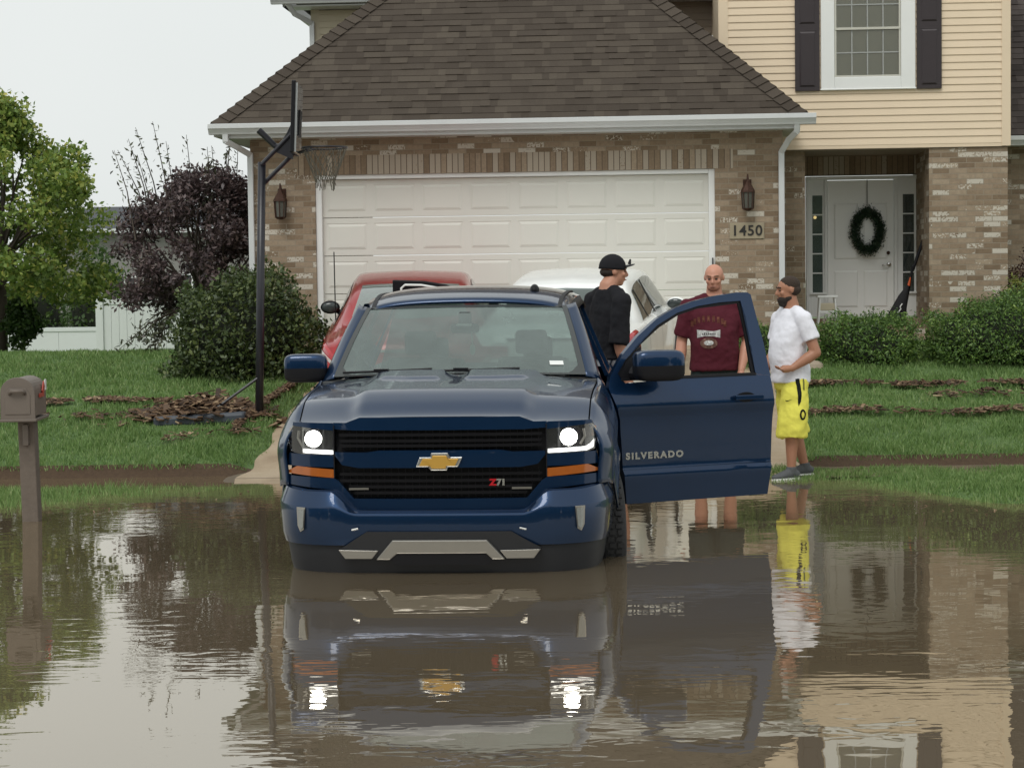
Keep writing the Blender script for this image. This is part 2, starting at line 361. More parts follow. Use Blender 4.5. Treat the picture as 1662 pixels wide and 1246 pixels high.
# driveway + sidewalk sheets
d = MB(); n = 60
def dx(y, side): 
    x = (-2.50 if side < 0 else 2.62)+(y-17.7)*.07
    if y < 17.2: x += side*(17.2-y)*.35
    return x+ .03*math.sin(y*7+side)
def dz(y): return hz(0, y)+.012
d.grid(lambda u, v: (dx(15+9.25*v, -1)*(1-u)+dx(15+9.25*v, 1)*u, 15+9.25*v, dz(15+9.25*v)), 8, 80)
m_, nt, b = new_mat('driveway_concrete_slab'); co = objco(nt); s = nt.nodes.new('ShaderNodeSeparateXYZ'); nt.links.new(co, s.inputs[0])
c = ramp(nt, noise(nt, co, 1.8, 6, .65), (.25, (.24, .17, .105)), (.5, (.37, .285, .19)), (.78, (.45, .365, .265)))
c = mixc(nt, .4, c, ramp(nt, noise(nt, co, 70, 3, .7), (.3, .7), (.7, 1.25)), 'MULTIPLY')
jt = MM(nt, 'LESS_THAN', MM(nt, 'ABSOLUTE', MM(nt, 'SUBTRACT', MM(nt, 'MODULO', MM(nt, 'ADD', s.outputs[1], .0), 3.0), 2.8)), .012)
jt2 = MM(nt, 'LESS_THAN', MM(nt, 'ABSOLUTE', MM(nt, 'SUBTRACT', s.outputs[0], .1)), .01)
c = mixc(nt, MM(nt, 'MAXIMUM', jt, jt2), c, (.07, .05, .035)); nt.links.new(c, b.inputs['Base Color']); b.inputs['Roughness'].default_value = .6
bump(nt, noise(nt, co, 80, 4), .25, .006, b); K['slab'] = m_
tag(d.build('driveway', m_, smooth=True), kind='structure')
K['wetwalk'] = mat('muddy_wet_pavement', (.105, .074, .043), .45, var=.35, vs_=5, bmp=.3)
for nm, x0, x1 in (('sidewalk_left', -9, -2.48), ('sidewalk_right', 2.6, 9)):
    d = MB(); d.grid(lambda u, v: (x0+(x1-x0)*u, 17.22+.95*v, hz(x0+(x1-x0)*u, 17.22+.95*v)+.006), 160, 12)
    tag(d.build(nm, K['wetwalk']), kind='structure')
# ------------------------------------------------------------------ water
m_, nt, b = new_mat('muddy_flood_water'); nt.nodes.remove(b); out = nt.nodes['Material Output']
co = objco(nt)
mud = nt.nodes.new('ShaderNodeBsdfDiffuse'); nt.links.new(mixc(nt, noise(nt, co, .35, 3), (.115, .088, .056), (.168, .132, .087)), mud.inputs[0])
gl = nt.nodes.new('ShaderNodeBsdfGlossy'); gl.inputs[0].default_value = (.97, .925, .85, 1); gl.inputs['Roughness'].default_value = .012
mp = nt.nodes.new('ShaderNodeMapping'); mp.inputs['Scale'].default_value = (.62, 1.0, 1); nt.links.new(co, mp.inputs[0])
w1 = noise(nt, mp.outputs[0], 7.5, 2, .45, .4)
mp2 = nt.nodes.new('ShaderNodeMapping'); mp2.inputs['Scale'].default_value = (.25, 1.0, 1); mp2.inputs['Rotation'].default_value = (0, 0, .12); nt.links.new(co, mp2.inputs[0])
w2 = noise(nt, mp2.outputs[0], 17, 1.5, .4, .3)
msk = ramp(nt, noise(nt, co, .55, 2), (.40, .10), (.62, 1)); msk2 = ramp(nt, noise(nt, mp2.outputs[0], 1.1, 2), (.46, .0), (.62, 1))
h = MM(nt, 'ADD', MM(nt, 'MULTIPLY', MM(nt, 'MULTIPLY', w1, msk), 1.0), MM(nt, 'MULTIPLY', MM(nt, 'MULTIPLY', w2, msk2), .42))
h = MM(nt, 'ADD', h, MM(nt, 'MULTIPLY', noise(nt, co, 1.6, 1), .9))
bp = nt.nodes.new('ShaderNodeBump'); bp.inputs['Strength'].default_value = 1; bp.inputs['Distance'].default_value = .0020; nt.links.new(h, bp.inputs['Height'])
nt.links.new(bp.outputs[0], gl.inputs['Normal'])
lw = nt.nodes.new('ShaderNodeLayerWeight'); lw.inputs[0].default_value = .5
fc = lw.outputs['Facing']; p5 = MM(nt, 'POWER', fc, 5); fac = MM(nt, 'ADD', .32, MM(nt, 'MULTIPLY', p5, .66))
mxs = nt.nodes.new('ShaderNodeMixShader'); nt.links.new(fac, mxs.inputs[0]); nt.links.new(mud.outputs[0], mxs.inputs[1]); nt.links.new(gl.outputs[0], mxs.inputs[2]); nt.links.new(mxs.outputs[0], out.inputs[0])
w = MB(); w.add([(-60, -60, 0), (60, -60, 0), (60, 18.2, 0), (-60, 18.2, 0)], [(0, 1, 2, 3)]); tag(w.build('water', m_), kind='structure')

# ------------------------------------------------------------------ fast meshes of many small faces
def fastmesh(name, verts, nper, mat_, parent=None):
    """verts (n*nper,3): every nper verts form one face"""
    verts = np.asarray(verts, dtype=np.float32); n = len(verts)//nper
    me = bpy.data.meshes.new(name); me.vertices.add(len(verts)); me.vertices.foreach_set('co', verts.ravel())
    me.loops.add(n*nper); me.loops.foreach_set('vertex_index', np.arange(n*nper, dtype=np.int32))
    me.polygons.add(n); me.polygons.foreach_set('loop_start', np.arange(0, n*nper, nper, dtype=np.int32)); me.polygons.foreach_set('loop_total', np.full(n, nper, dtype=np.int32))
    me.materials.append(mat_); me.update(); me.validate()
    o = bpy.data.objects.new(name, me); COL.objects.link(o)
    if parent: o.parent = parent
    return o
def unit(a): return a/np.maximum(np.linalg.norm(a, axis=1, keepdims=True), 1e-9)
def leaves(C, size, aspect=.55, up=.3, droop=0.0):
    """C (n,3) centres -> folded leaf quads as (4n,3)"""
    n = len(C); a = unit(rng.normal(size=(n, 3))+np.array([0, 0, -droop])); nrm = unit(rng.normal(size=(n, 3))+np.array([0, -.15, up*3]))
    b = unit(np.cross(a, nrm)); sz = size*rng.uniform(.6, 1.25, (n, 1))
    tip = C+a*sz*.5; base = C-a*sz*.5; mid = C+unit(np.cross(a, b))*sz*.08
    return np.stack([base, mid+b*sz*aspect*.5, tip, mid-b*sz*aspect*.5], 1).reshape(-1, 3)
K['grass'] = leafmat('grass_blades', [(.08, (.08, .15, .040)), (.4, (.145, .25, .068)), (.7, (.22, .335, .105)), (.98, (.40, .44, .22))], .6, .3)
def grass(name, areas, label):
    out = []
    for x0, x1, y0, y1, dens, hmin, hmax, wid, cond in areas:
        n = int((x1-x0)*(y1-y0)*dens); X = rng.uniform(x0, x1, n); Y = rng.uniform(y0, y1, n)
        keep = np.array([cond(a, b_) for a, b_ in zip(X, Y)]); X = X[keep]; Y = Y[keep]; n = len(X)
        Z = np.array([hz(a, b_) for a, b_ in zip(X, Y)])-.005
        B = np.stack([X, Y, Z], 1); cl = .75+.35*np.sin(X*5.3+np.sin(Y*3.1)*2)*np.sin(Y*4.7+X)
        h_ = rng.uniform(hmin, hmax, n)*cl; an = rng.uniform(0, math.pi, n); w_ = wid*(1+ (Y-15)*.03)
        dv = np.stack([np.cos(an)*w_*.5, np.sin(an)*w_*.5, np.zeros(n)], 1); ln = np.stack([rng.normal(0, .35, n)*h_, rng.normal(0, .35, n)*h_, h_], 1)
        out.append(np.stack([B-dv, B+dv, B+ln], 1).reshape(-1, 3))
    return tag(fastmesh(name, np.concatenate(out), 3, K['grass']), label, 'grass', kind='stuff')
ldrv = lambda x, y: x < -2.50+(y-17.7)*.07+.03*math.sin(y*5)+.02*math.sin(y*17)
rdrv = lambda x, y: x > 2.62+(y-17.7)*.07+.03*math.sin(y*5)+.02*math.sin(y*17)
wavy = lambda x: .12*math.sin(x*2.1)+.07*math.sin(x*5.3+1)
def lstrip(x, y): return y > 15.75+wavy(x)+max(0, (x+3.6))*1.1 and y < 17.12+.05*math.sin(x*6) and random.random() < min(1, .15+(y-15.75-wavy(x))*1.6)
def rstrip(x, y):
    e = 14.98+wavy(x)*.8+max(0, 3.6-x)*1.25
    return y > e and y < 17.88+.10*math.sin(x*2.7)+.06*math.sin(x*6)
grass('lawn_grass_left', [(-7.5, -2.3, 18.27, 20.2, 2600, .045, .085, .012, ldrv), (-8, -2.0, 20.2, 24, 1500, .05, .09, .015, ldrv), (-9, -3.4, 24, 30.5, 700, .05, .10, .02, lambda x, y: True)], 'green lawn grass sloping up on the left of the driveway')
grass('lawn_grass_right', [(2.6, 7.5, 18.27, 20.2, 2600, .045, .085, .012, rdrv), (2.7, 8.5, 20.2, 24, 1500, .05, .09, .015, rdrv)], 'green lawn grass below the hedge on the right')
grass('flooded_grass_left', [(-7, -2.4, 15.2, 17.2, 1500, .07, .12, .012, lstrip)], 'grass tips standing out of the flood water by the mailbox')
grass('verge_grass_right', [(2.2, 7, 14.9, 18.0, 2900, .045, .085, .012, rstrip)], 'bright green grass verge at the water edge on the right')
# ------------------------------------------------------------------ washed-up mulch
K['chips'] = leafmat('bark_chips', [(.1, (.02, .012, .009)), (.4, (.075, .044, .025)), (.68, (.17, .10, .055)), (.85, (.38, .28, .17)), (1, (.55, .44, .30))], .8, 0)
def chips(name, pts, label, smin=.03, smax=.10, cat='mulch'):
    v = []
    for (x, y, z, k) in pts:
        L = random.uniform(smin, smax)*k; wd = L*random.uniform(.15, .4); a = random.uniform(0, math.pi); t = random.gauss(0, .25)
        d = Vector((math.cos(a), math.sin(a), t)).normalized(); s_ = Vector((-math.sin(a), math.cos(a), random.gauss(0, .2))).normalized(); u_ = d.cross(s_)*wd*.3
        c = Vector((x, y, z+.012)); q = [c-d*L/2-s_*wd/2, c+d*L/2-s_*wd/2, c+d*L/2+s_*wd/2, c-d*L/2+s_*wd/2]
        top = [p+u_ for p in q]
        for fq in ((top), (q[0], q[1], top[1], top[0]), (q[1], q[2], top[2], top[1]), (q[3], q[0], top[0], top[3]), (q[2], q[3], top[3], top[2])): v += [tuple(p) for p in fq]
    return tag(fastmesh(name, v, 4, K['chips']), label, cat, kind='stuff')
def line(x0, y0, x1, y1, n, w, k=1, lump=None):
    o = []
    for i in range(n):
        t = random.random()
        if lump and math.sin(t*lump)+.5*math.sin(t*lump*2.7+1) < random.uniform(-1.3, .6): continue
        x = x0+(x1-x0)*t; y = y0+(y1-y0)*t+random.gauss(0, w)+.06*math.sin(x*4); o.append((x, y, hz(x, y)+.035+random.uniform(0, .02), k))
    return o
chips('mulch_line_left', line(-6.6, 20.75, -3.6, 20.65, 1700, .06, 1, 26)+line(-6.6, 20.0, -4.0, 19.85, 420, .06, 1, 30), 'band of brown bark mulch washed across the left lawn')
chips('mulch_line_driveway', line(-2.75, 19.4, -2.35, 21.8, 900, .10)+line(-3.4, 19.2, -2.5, 19.35, 130, .06, .8, 9), 'brown bark mulch scattered along the left driveway edge')
chips('mulch_line_right_upper', line(2.9, 21.15, 6.9, 21.0, 1300, .055, 1, 21), 'upper line of brown mulch across the right lawn')
chips('mulch_line_right_lower', line(2.9, 19.75, 6.9, 19.65, 1000, .045, 1, 17), 'lower line of brown mulch and twigs across the right lawn')
chips('mulch_scatter_right', line(4.3, 20.5, 6.6, 20.35, 260, .1, 1, 26), 'sparse dark mulch crumbs between the two right mulch lines')
hp = [(x, y, hz(x, y)+random.uniform(.02, .16)*math.exp(-((x+3.15)/.45)**2), 1.2) for x, y in [(random.gauss(-3.15, .36), random.gauss(20.05, .16)) for _ in range(1500)]]
chips('mulch_heap', hp, 'heap of brown bark and twigs around the hoop base on the left lawn', .04, .14)
def plank(name, c, L, a, tilt, w_, label, m_='wood'):
    o = MB(); o.obox((0, 0, 0), (L/2, 0, 0), (0, w_/2, 0), (0, 0, .012)); o.obox((L*.1, 0, .0125), (L*.38, 0, 0), (0, w_*.3, 0), (0, 0, .004))
    q = o.build(name, K[m_], bevel=.003); q.location = c; q.rotation_euler = (0, tilt, a); return tag(q, label, 'wood', 'loose wood on the mulch heap')
K['palewood'] = mat('pale_wood', (.38, .27, .16), .7, var=.25, vs_=10)
plank('wood_board', (-3.25, 19.95, .52), .55, .25, -.22, .09, 'longest pale board lying tilted across the top of the mulch heap', 'palewood')
plank('wood_board', (-2.98, 20.02, .51), .42, -.3, .18, .07, 'shorter board at the right end of the mulch heap', 'palewood')
plank('wood_board', (-3.45, 19.85, .46), .30, .5, -.1, .08, 'short dark wet board at the left end of the mulch heap')

# ================================================================== HOUSE
HX, HY, HA = 0, 24.2, R(-4)
house = empty('brick_house', (HX, HY, .0), HA, 'two storey brick and tan siding house with white double garage door', 'house')
GB = .9
w = MB()
w.box(-3.2, -2.40, 0, .25, GB-.6, 3.56); w.box(2.50, 3.32, 0, .25, GB-.6, 3.56); w.box(-2.40, 2.50, 0, .25, 3.335, 3.56)
w.box(-3.2, -2.95, .25, 9, GB-.6, 3.56); w.box(3.07, 3.32, .25, 1.45, GB-.6, 3.56)
gw = w.build('garage_wall', K['brick'], house)
w = MB(); w.box(-2.62, 2.72, -.004, .2, 3.10, 3.335); w.build('soldier_course', K['soldier'], house)
# garage door: frame, four rows of raised panels
w = MB(); w.box(-2.40, -2.325, .03, .2, GB, 3.10); w.box(2.425, 2.50, .03, .2, GB, 3.10); w.box(-2.325, 2.425, .03, .2, 3.045, 3.10)
gf = w.build('garage_door_frame', K['white'], house, bevel=.006)
gd = MB(); rows = 5; z0, z1 = 3.045-5*.47, 3.045; x0, x1 = -2.325, 2.425; ncol = 8
rh = .47; cw = (x1-x0)/ncol
for r_ in range(5):
    zb, zt = z0+r_*rh+.004, z0+(r_+1)*rh-.004
    gd.box(x0, x1, .105, .15, zb, zt)
    for c_ in range(ncol):
        a0, a1 = x0+c_*cw+.055, x0+(c_+1)*cw-.055; b0, b1 = zb+.075, zt-.075
        # recessed groove look: sloped border + raised field
        gd.add([(a0, .1045, b0), (a1, .1045, b0), (a1, .1045, b1), (a0, .1045, b1), (a0+.03, .096, b0+.03), (a1-.03, .096, b0+.03), (a1-.03, .096, b1-.03), (a0+.03, .096, b1-.03)],
               [(0, 1, 5, 4), (1, 2, 6, 5), (2, 3, 7, 6), (3, 0, 4, 7), (4, 5, 6, 7)])
        gd.add([(a0-.012, .1042, b1), (a1+.012, .1042, b1), (a1+.012, .100, b1+.012), (a0-.012, .100, b1+.012)], [(0, 1, 2, 3)])
gdo = gd.build('garage_door', K['door_white'], house, bevel=.003)
w = MB(); w.box(x0+.02, x1-.02, .09, .12, GB-.02, GB+.025); w.build('bottom_seal', K['black'], gdo)
w = MB(); w.box(2.46, 2.475, .0, .03, 1.75, 2.02); w.build('latch_strip', K['blackmetal'], gf)
# ---- garage roof
def shingle_plane(mb, A, e, s_, n_, q1, lf, rf, exp=.124):
    A = Vector(A); e = Vector(e).normalized(); s_ = Vector(s_).normalized(); n_ = Vector(n_).normalized(); q = 0
    while q < q1:
        l, r = lf(q), rf(q)
        if r-l < .05: break
        x = l-random.uniform(0, .3)
        while x < r:
            wd = random.choice([.09, .12, .15, .18, .22, .28]); a = max(x, l); b_ = min(x+wd, r); x += wd
            if b_-a < .01: continue
            th = random.choice([.008, .008, .008, .015]); q2 = min(q+exp+.02, q1+.02)
            l2, r2 = lf(q2), rf(q2); a2, b2 = min(max(a, l2), r2), max(min(b_, r2), l2)
            p = [A+e*a+s_*q+n_*th, A+e*b_+s_*q+n_*th, A+e*b2+s_*q2+n_*.001, A+e*a2+s_*q2+n_*.001, A+e*a+s_*q-n_*.01, A+e*b_+s_*q-n_*.01]
            mb.add(p, [(0, 1, 2, 3), (4, 5, 1, 0)])
        q += exp
pitch = .97; EZ = 3.70; EU = 3.56; EV = -.45; apex = EU; sl = math.sqrt(1+pitch*pitch)
rf_ = MB()
shingle_plane(rf_, (0, EV, EZ), (1, 0, 0), (0, 1, pitch), (0, -pitch, 1), EU*sl, lambda q: -EU+q/sl, lambda q: EU-q/sl)
shingle_plane(rf_, (-EU, EV, EZ), (0, -1, 0), (1, 0, pitch), (-pitch, 0, 1), EU*sl, lambda q: -9, lambda q: -q/sl)
shingle_plane(rf_, (EU, EV, EZ), (0, 1, 0), (-1, 0, pitch), (pitch, 0, 1), EU*sl, lambda q: q/sl, lambda q: 9)
rf_.add([(-EU, EV, EZ-.02), (EU, EV, EZ-.02), (0, EV+EU, EZ+EU*pitch-.02), (0, EV+9, EZ+EU*pitch-.02), (-EU, EV+9, EZ-.02), (EU, EV+9, EZ-.02)], [(0, 1, 2), (0, 2, 3, 4), (1, 5, 3, 2)])
groof = rf_.build('garage_roof', K['shingle'], house, fix=False)
cp = MB()
for sg in (-1, 1):
    hd = Vector((-sg, 1, pitch)); L = hd.length; hd.normalize(); k = 0; q = 0
    n1 = Vector((0, -pitch, 1)).normalized(); n2 = Vector((sg*pitch, 0, 1)).normalized()
    t1 = (hd.cross(n1)).normalized(); t1 = t1 if t1.x*sg < 0 else -t1
    t2 = (hd.cross(n2)).normalized(); t2 = t2 if t2.y > 0 else -t2
    while q < EU*L:
        P = Vector((sg*EU, EV, EZ))+hd*q; th = .03; P2 = P+hd*.17; nn = (n1+n2).normalized()
        a = [P+t1*.15+n1*th, P+nn*(th+.014), P+t2*.15+n2*th, P2+t1*.15+n1*.012, P2+nn*.022, P2+t2*.15+n2*.012, P+t1*.15, P+nn*0, P+t2*.15]
        cp.add(a, [(0, 1, 4, 3), (1, 2, 5, 4), (6, 7, 1, 0), (7, 8, 2, 1)]); q += .145
cp.build('hip_cap', K['shingle'], groof, fix=False)
# gutter (K profile) + fascia + soffit
def gutter(name, x0, x1, y, z, parent, mat_=None):
    pf = [(0, -.02), (-.075, -.02), (-.085, .0), (-.11, .035), (-.125, .05), (-.125, .10), (-.115, .105), (-.115, .095), (0, .09)]
    o = MB(); o.prism([(y+p[0], z+p[1]) for p in pf], x0, x1, 'x'); q = o.build(name, mat_ or K['gutter'], parent)
    return q
gutter('gutter', -3.60, 3.68, EV+.02, 3.60, house)
w = MB(); w.box(-3.42, 3.50, EV+.022, EV+.05, 3.535, 3.70); w.build('fascia', K['gutter'], house)
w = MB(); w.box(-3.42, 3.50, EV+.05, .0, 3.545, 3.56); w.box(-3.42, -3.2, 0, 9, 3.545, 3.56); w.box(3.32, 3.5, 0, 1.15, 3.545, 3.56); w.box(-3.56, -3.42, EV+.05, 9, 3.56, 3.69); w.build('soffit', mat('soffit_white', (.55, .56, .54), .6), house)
def downspout(pts, parent=house):
    o = MB()
    for a, b_ in zip(pts[:-1], pts[1:]):
        a, b_ = Vector(a), Vector(b_); d_ = (b_-a); L = d_.length; d_.normalize(); sx = d_.cross(Vector((0, 1, 0)))
        if sx.length < .1: sx = Vector((1, 0, 0))
        sx.normalize(); sy = d_.cross(sx).normalized(); o.obox((a+b_)/2, sx*.035, sy*.028, d_*(L/2+.012))
    return o.build('downspout', K['gutter'], parent, bevel=.01)
downspout([(-3.40, EV-.03, 3.60), (-3.40, EV-.02, 3.50), (-3.30, -.30, 3.44), (-3.19, -.045, 3.36), (-3.19, -.045, .95)])
downspout([(3.46, EV-.03, 3.60), (3.46, EV+.02, 3.50), (3.38, -.2, 3.42), (3.30, -.045, 3.28), (3.30, -.045, .95)])
# lanterns
K['lantern_metal'] = mat('rusty_lantern_metal', (.06, .028, .018), .5, .5, var=.4, vs_=30)
K['lantern_glass'] = mat('lantern_glass', (.10, .10, .085), .12, var=.4, vs_=50)
for lx, dzl in ((-2.81, -.02), (2.89, .0)):
    a = Vector((lx, 0, 2.80+dzl))
    lg = MB(); lg.box(a.x-.05, a.x+.05, -.02, .0, a.z-.10, a.z+.16); lg.tube([(a.x, -.01, a.z+.02), (a.x, -.10, a.z+.20), (a.x, -.13, a.z+.17), (a.x, -.13, a.z+.09)], .011, 8)
    lg.tube([(a.x, -.13, a.z+.22), (a.x, -.13, a.z+.12)], [.008, .02], 8)
    lg.tube([(a.x, -.13, a.z+.13), (a.x, -.13, a.z+.09), (a.x, -.13, a.z+.02), (a.x, -.13, a.z+.0)], [.02, .045, .085, .088], 8)
    lg.tube([(a.x, -.13, a.z-.19), (a.x, -.13, a.z-.21), (a.x, -.13, a.z-.225)], [.07, .055, .02], 8)
    for k in range(8):
        t = 2*math.pi*k/8; lg.tube([(a.x+.078*math.cos(t), -.13+.078*math.sin(t), a.z), (a.x+.065*math.cos(t), -.13+.065*math.sin(t), a.z-.20)], .006, 5)
    lo = lg.build('wall_lantern', K['lantern_metal'], house)
    q = MB(); q.tube([(a.x, -.13, a.z), (a.x, -.13, a.z-.195)], [.072, .060], 8); q.build('lantern_glass', K['lantern_glass'], lo)
    q = MB(); q.tube([(a.x, -.13, a.z-.19), (a.x, -.13, a.z-.09)], .012, 8); q.build('bulb', K['clearlens'], lo)
# number plate
w = MB(); w.box(2.675, 3.09, -.016, .0, 2.243, 2.437); npz = w.build('number_plate', mat('limestone', (.34, .29, .2), .8, bmp=.4), house, bevel=.006)
def TM(x, y, z, rz=0): return Matrix.Translation((x, y, z)) @ Matrix.Rotation(rz, 4, 'Z') @ Matrix.Rotation(R(90), 4, 'X')
text('1450', .175, 'house_number', mat('dark_number', (.02, .018, .015), .5), npz, TM(2.882, -.02, 2.338), .004, 1.0, .003, 1.1)
# ---- bay with siding
BV = 1.2
def siding(mb, x0, x1, y, z0, z1, ex=.0925, skip=None):
    z = z0
    while z < z1-.001:
        zt = min(z+ex, z1)
        segs = [(x0, x1)]
        if skip:
            nx_ = []
            for a, b_ in segs:
                for (sx0, sx1, sz0, sz1) in skip:
                    if z+ex/2 > sz0 and z+ex/2 < sz1: nx_ += [(a, sx0), (sx1, b_)]; break
                else: nx_.append((a, b_))
            segs = nx_
        for a, b_ in segs:
            mb.add([(a, y-.016, z), (b_, y-.016, z), (b_, y-.003, zt), (a, y-.003, zt), (a, y+.004, z), (b_, y+.004, z)], [(0, 1, 2, 3), (4, 5, 1, 0)])
        z += ex
b_ = MB(); siding(b_, 2.72, 6.14, BV, 3.43, 6.5, skip=[(3.90, 5.06, 4.14, 6.4)])
b_.box(2.72, 6.14, BV+.005, BV+.1, 3.39, 6.5); b_.box(2.60, 2.72, BV-.02, BV+.1, 3.39, 6.5); b_.box(6.14, 6.25, BV-.022, BV+.1, 3.39, 6.5); b_.box(2.72, 6.14, BV-.012, BV+.002, 3.385, 3.43)
b_.box(6.15, 6.25, BV+.1, BV+5, 3.39, 6.5); b_.box(2.60, 2.7, BV+.1, BV+5, 3.39, 6.5)
b_.build('bay_siding', K['siding'], house)
# window
w = MB(); w.box(3.885, 4.055, BV-.045, BV+.02, 4.135, 6.4); w.box(4.885, 5.065, BV-.045, BV+.02, 4.135, 6.4); w.box(4.055, 4.885, BV-.045, BV+.02, 4.135, 4.285)
w.box(3.875, 5.075, BV-.055, BV-.0, 4.12, 4.14)
wf = w.build('window', K['white'], house, bevel=.008)
w = MB(); zt = 6.0
w.box(4.058, 4.08, BV-.03, BV+.0, 4.288, zt); w.box(4.860, 4.882, BV-.03, BV+.0, 4.288, zt); w.box(4.08, 4.86, BV-.03, BV+.0, 4.288, 4.305); w.box(4.058, 4.882, BV-.036, BV+.0, 4.875, 4.905)
w.build('sash', mat('almond_sash', (.55, .54, .47), .5), wf)
w = MB()
for k in (1, 2, 3): x_ = 4.08+.78*k/4; w.box(x_-.008, x_+.008, BV-.014, BV-.004, 4.305, zt)
for z_ in (4.59, 5.19, 5.5): w.box(4.08, 4.86, BV-.0155, BV-.0055, z_-.008, z_+.008)
w.build('muntin', K['blind'], wf)
w = MB(); w.box(4.07, 4.87, BV+.002, BV+.006, 4.3, zt); w.build('glass', glassmat('window_pane', (.6, .66, .64), .1, .05), wf)
w = MB()
for k in range(62):
    z_ = 4.31+k*.026; w.add([(4.08, BV+.035, z_), (4.86, BV+.035, z_), (4.86, BV+.052, z_+.014), (4.08, BV+.052, z_+.014)], [(0, 1, 2, 3)])
w.build('blind', K['blind'], wf)
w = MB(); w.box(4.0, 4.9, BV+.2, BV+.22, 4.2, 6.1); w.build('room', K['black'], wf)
for x0, x1 in ((3.56, 3.868), (5.082, 5.39)):
    w = MB(); w.box(x0, x1, BV-.05, BV-.0, 4.12, 6.4)
    for z0_, z1_ in ((4.17, 4.86), (4.96, 6.3)):
        a0, a1 = x0+.055, x1-.055
        w.add([(a0, BV-.0515, z0_), (a1, BV-.0515, z0_), (a1, BV-.0515, z1_), (a0, BV-.0515, z1_), (a0+.02, BV-.062, z0_+.02), (a1-.02, BV-.062, z0_+.02), (a1-.02, BV-.062, z1_-.02), (a0+.02, BV-.062, z1_-.02)],
              [(0, 1, 5, 4), (1, 2, 6, 5), (2, 3, 7, 6), (3, 0, 4, 7), (4, 5, 6, 7)])
        w.box(x0+.04, x1-.04, BV-.0525, BV-.05, z1_+.01, z1_+.02)
    w.build('shutter', K['shutter'], house, bevel=.004)
# porch: piers, recess, soldier beam, door
w = MB(); w.box(5.24, 6.22, BV+.02, BV+.5, GB-.4, 3.39); w.box(5.26, 5.5, BV+.5, 2.9, GB-.4, 3.39); w.box(3.33, 3.70, BV+.25, 2.9, GB-.4, 3.39); w.box(3.70, 5.26, 2.62, 2.9, 3.13, 3.39)
w.box(5.39, 5.5, 2.6, 2.9, GB-.4, 3.39)
w.build('porch_wall', K['brick'], house)
w = MB(); w.box(3.70, 5.26, 2.60, 2.7, 3.13, 3.388); w.build('porch_beam', K['soldier'], house)
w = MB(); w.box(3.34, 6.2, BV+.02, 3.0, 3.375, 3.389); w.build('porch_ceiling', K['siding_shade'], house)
w = MB(); w.box(3.5, 5.4, 1.6, 3.2, GB-.4, 1.14); w.box(3.7, 5.3, 1.1, 1.6, GB-.4, 1.0); w.box(3.7, 5.3, 2.3, 2.62, 1.14, 1.215); w.build('porch_step', K['brick'], house)
DV = 2.6
w = MB(); w.box(3.80, 3.845, DV-.03, DV+.1, 1.2, 3.11); w.box(5.345, 5.39, DV-.03, DV+.1, 1.2, 3.11); w.box(3.845, 5.345, DV-.03, DV+.1, 3.065, 3.11); w.box(4.045, 4.082, DV-.03, DV+.1, 1.2, 3.065); w.box(4.968, 5.01, DV-.03, DV+.1, 1.2, 3.065)
dfr = w.build('door_frame', K['white'], house, bevel=.005)
w = MB(); w.box(4.088, 4.962, DV-.0, DV+.05, 1.235, 3.055)
for (a0, a1, b0, b1) in ((4.17, 4.49, 2.0, 2.75), (4.56, 4.88, 2.0, 2.75), (4.17, 4.49, 1.36, 1.85), (4.56, 4.88, 1.36, 1.85)):
    w.add([(a0, DV-.0008, b0), (a1, DV-.0008, b0), (a1, DV-.0008, b1), (a0, DV-.0008, b1), (a0+.02, DV-.011, b0+.02), (a1-.02, DV-.011, b0+.02), (a1-.02, DV-.011, b1-.02), (a0+.02, DV-.011, b1-.02)], [(0, 1, 5, 4), (1, 2, 6, 5), (2, 3, 7, 6), (3, 0, 4, 7), (4, 5, 6, 7)])
fd = w.build('front_door', mat('front_door_white', (.86, .86, .83), .4, var=.03), house, bevel=.003)
w = MB(); w.ell((4.89, DV-.02, 2.08), (.024, .02, .024)); w.build('deadbolt', K['lantern_metal'], fd, smooth=True)
w = MB(); w.ell((4.90, DV-.015, 1.925), (.03, .015, .03)); w.tube([(4.90, DV-.015, 1.925), (4.90, DV-.05, 1.925), (4.80, DV-.055, 1.915)], .010, 8); w.build('door_handle', K['chrome'], fd, smooth=True)
for x0, x1 in ((3.845, 4.045), (5.01, 5.345)):
    a0, a1 = (3.885, 4.02) if x0 < 4 else (5.085, 5.235)
    w = MB(); w.box(x0, a0, DV-.005, DV+.05, 1.235, 3.065); w.box(a1, x1, DV-.005, DV+.05, 1.235, 3.065); w.box(a0, a1, DV-.005, DV+.05, 1.235, 1.56); w.box(a0, a1, DV-.005, DV+.05, 2.86, 3.065)
    for k in range(1, 5): z_ = 1.56+1.3*k/5; w.box(a0, a1, DV-.002, DV+.02, z_-.009, z_+.009)
    w.box(a0-.04, a1+.05, DV-.04, DV-.004, 1.535, 1.562)
    sdl = w.build('sidelight', K['white'], house, bevel=.002)
    w = MB(); w.box(a0, a1, DV+.022, DV+.026, 1.56, 2.86); w.build('glass', glassmat('sidelight_glass', (.5, .56, .56), .15, .12), sdl)
    w = MB(); w.box(a0-.05, a1+.05, DV+.3, DV+.31, 1.3, 3.0); w.build('room', mat('hall_tone', (.06, .06, .055) if x0 > 4 else (.40, .42, .40), .8, var=.5, vs_=4), sdl)  # hall brightness put into the sheet colour, pale at left, dark at right
    if x0 < 4:
        w = MB(); w.ell((3.93, DV+.12, 2.57), .022); w.build('hall_lamp', emit('warm_hall_lamp', (1, .6, .25), 3.5), sdl, smooth=True)
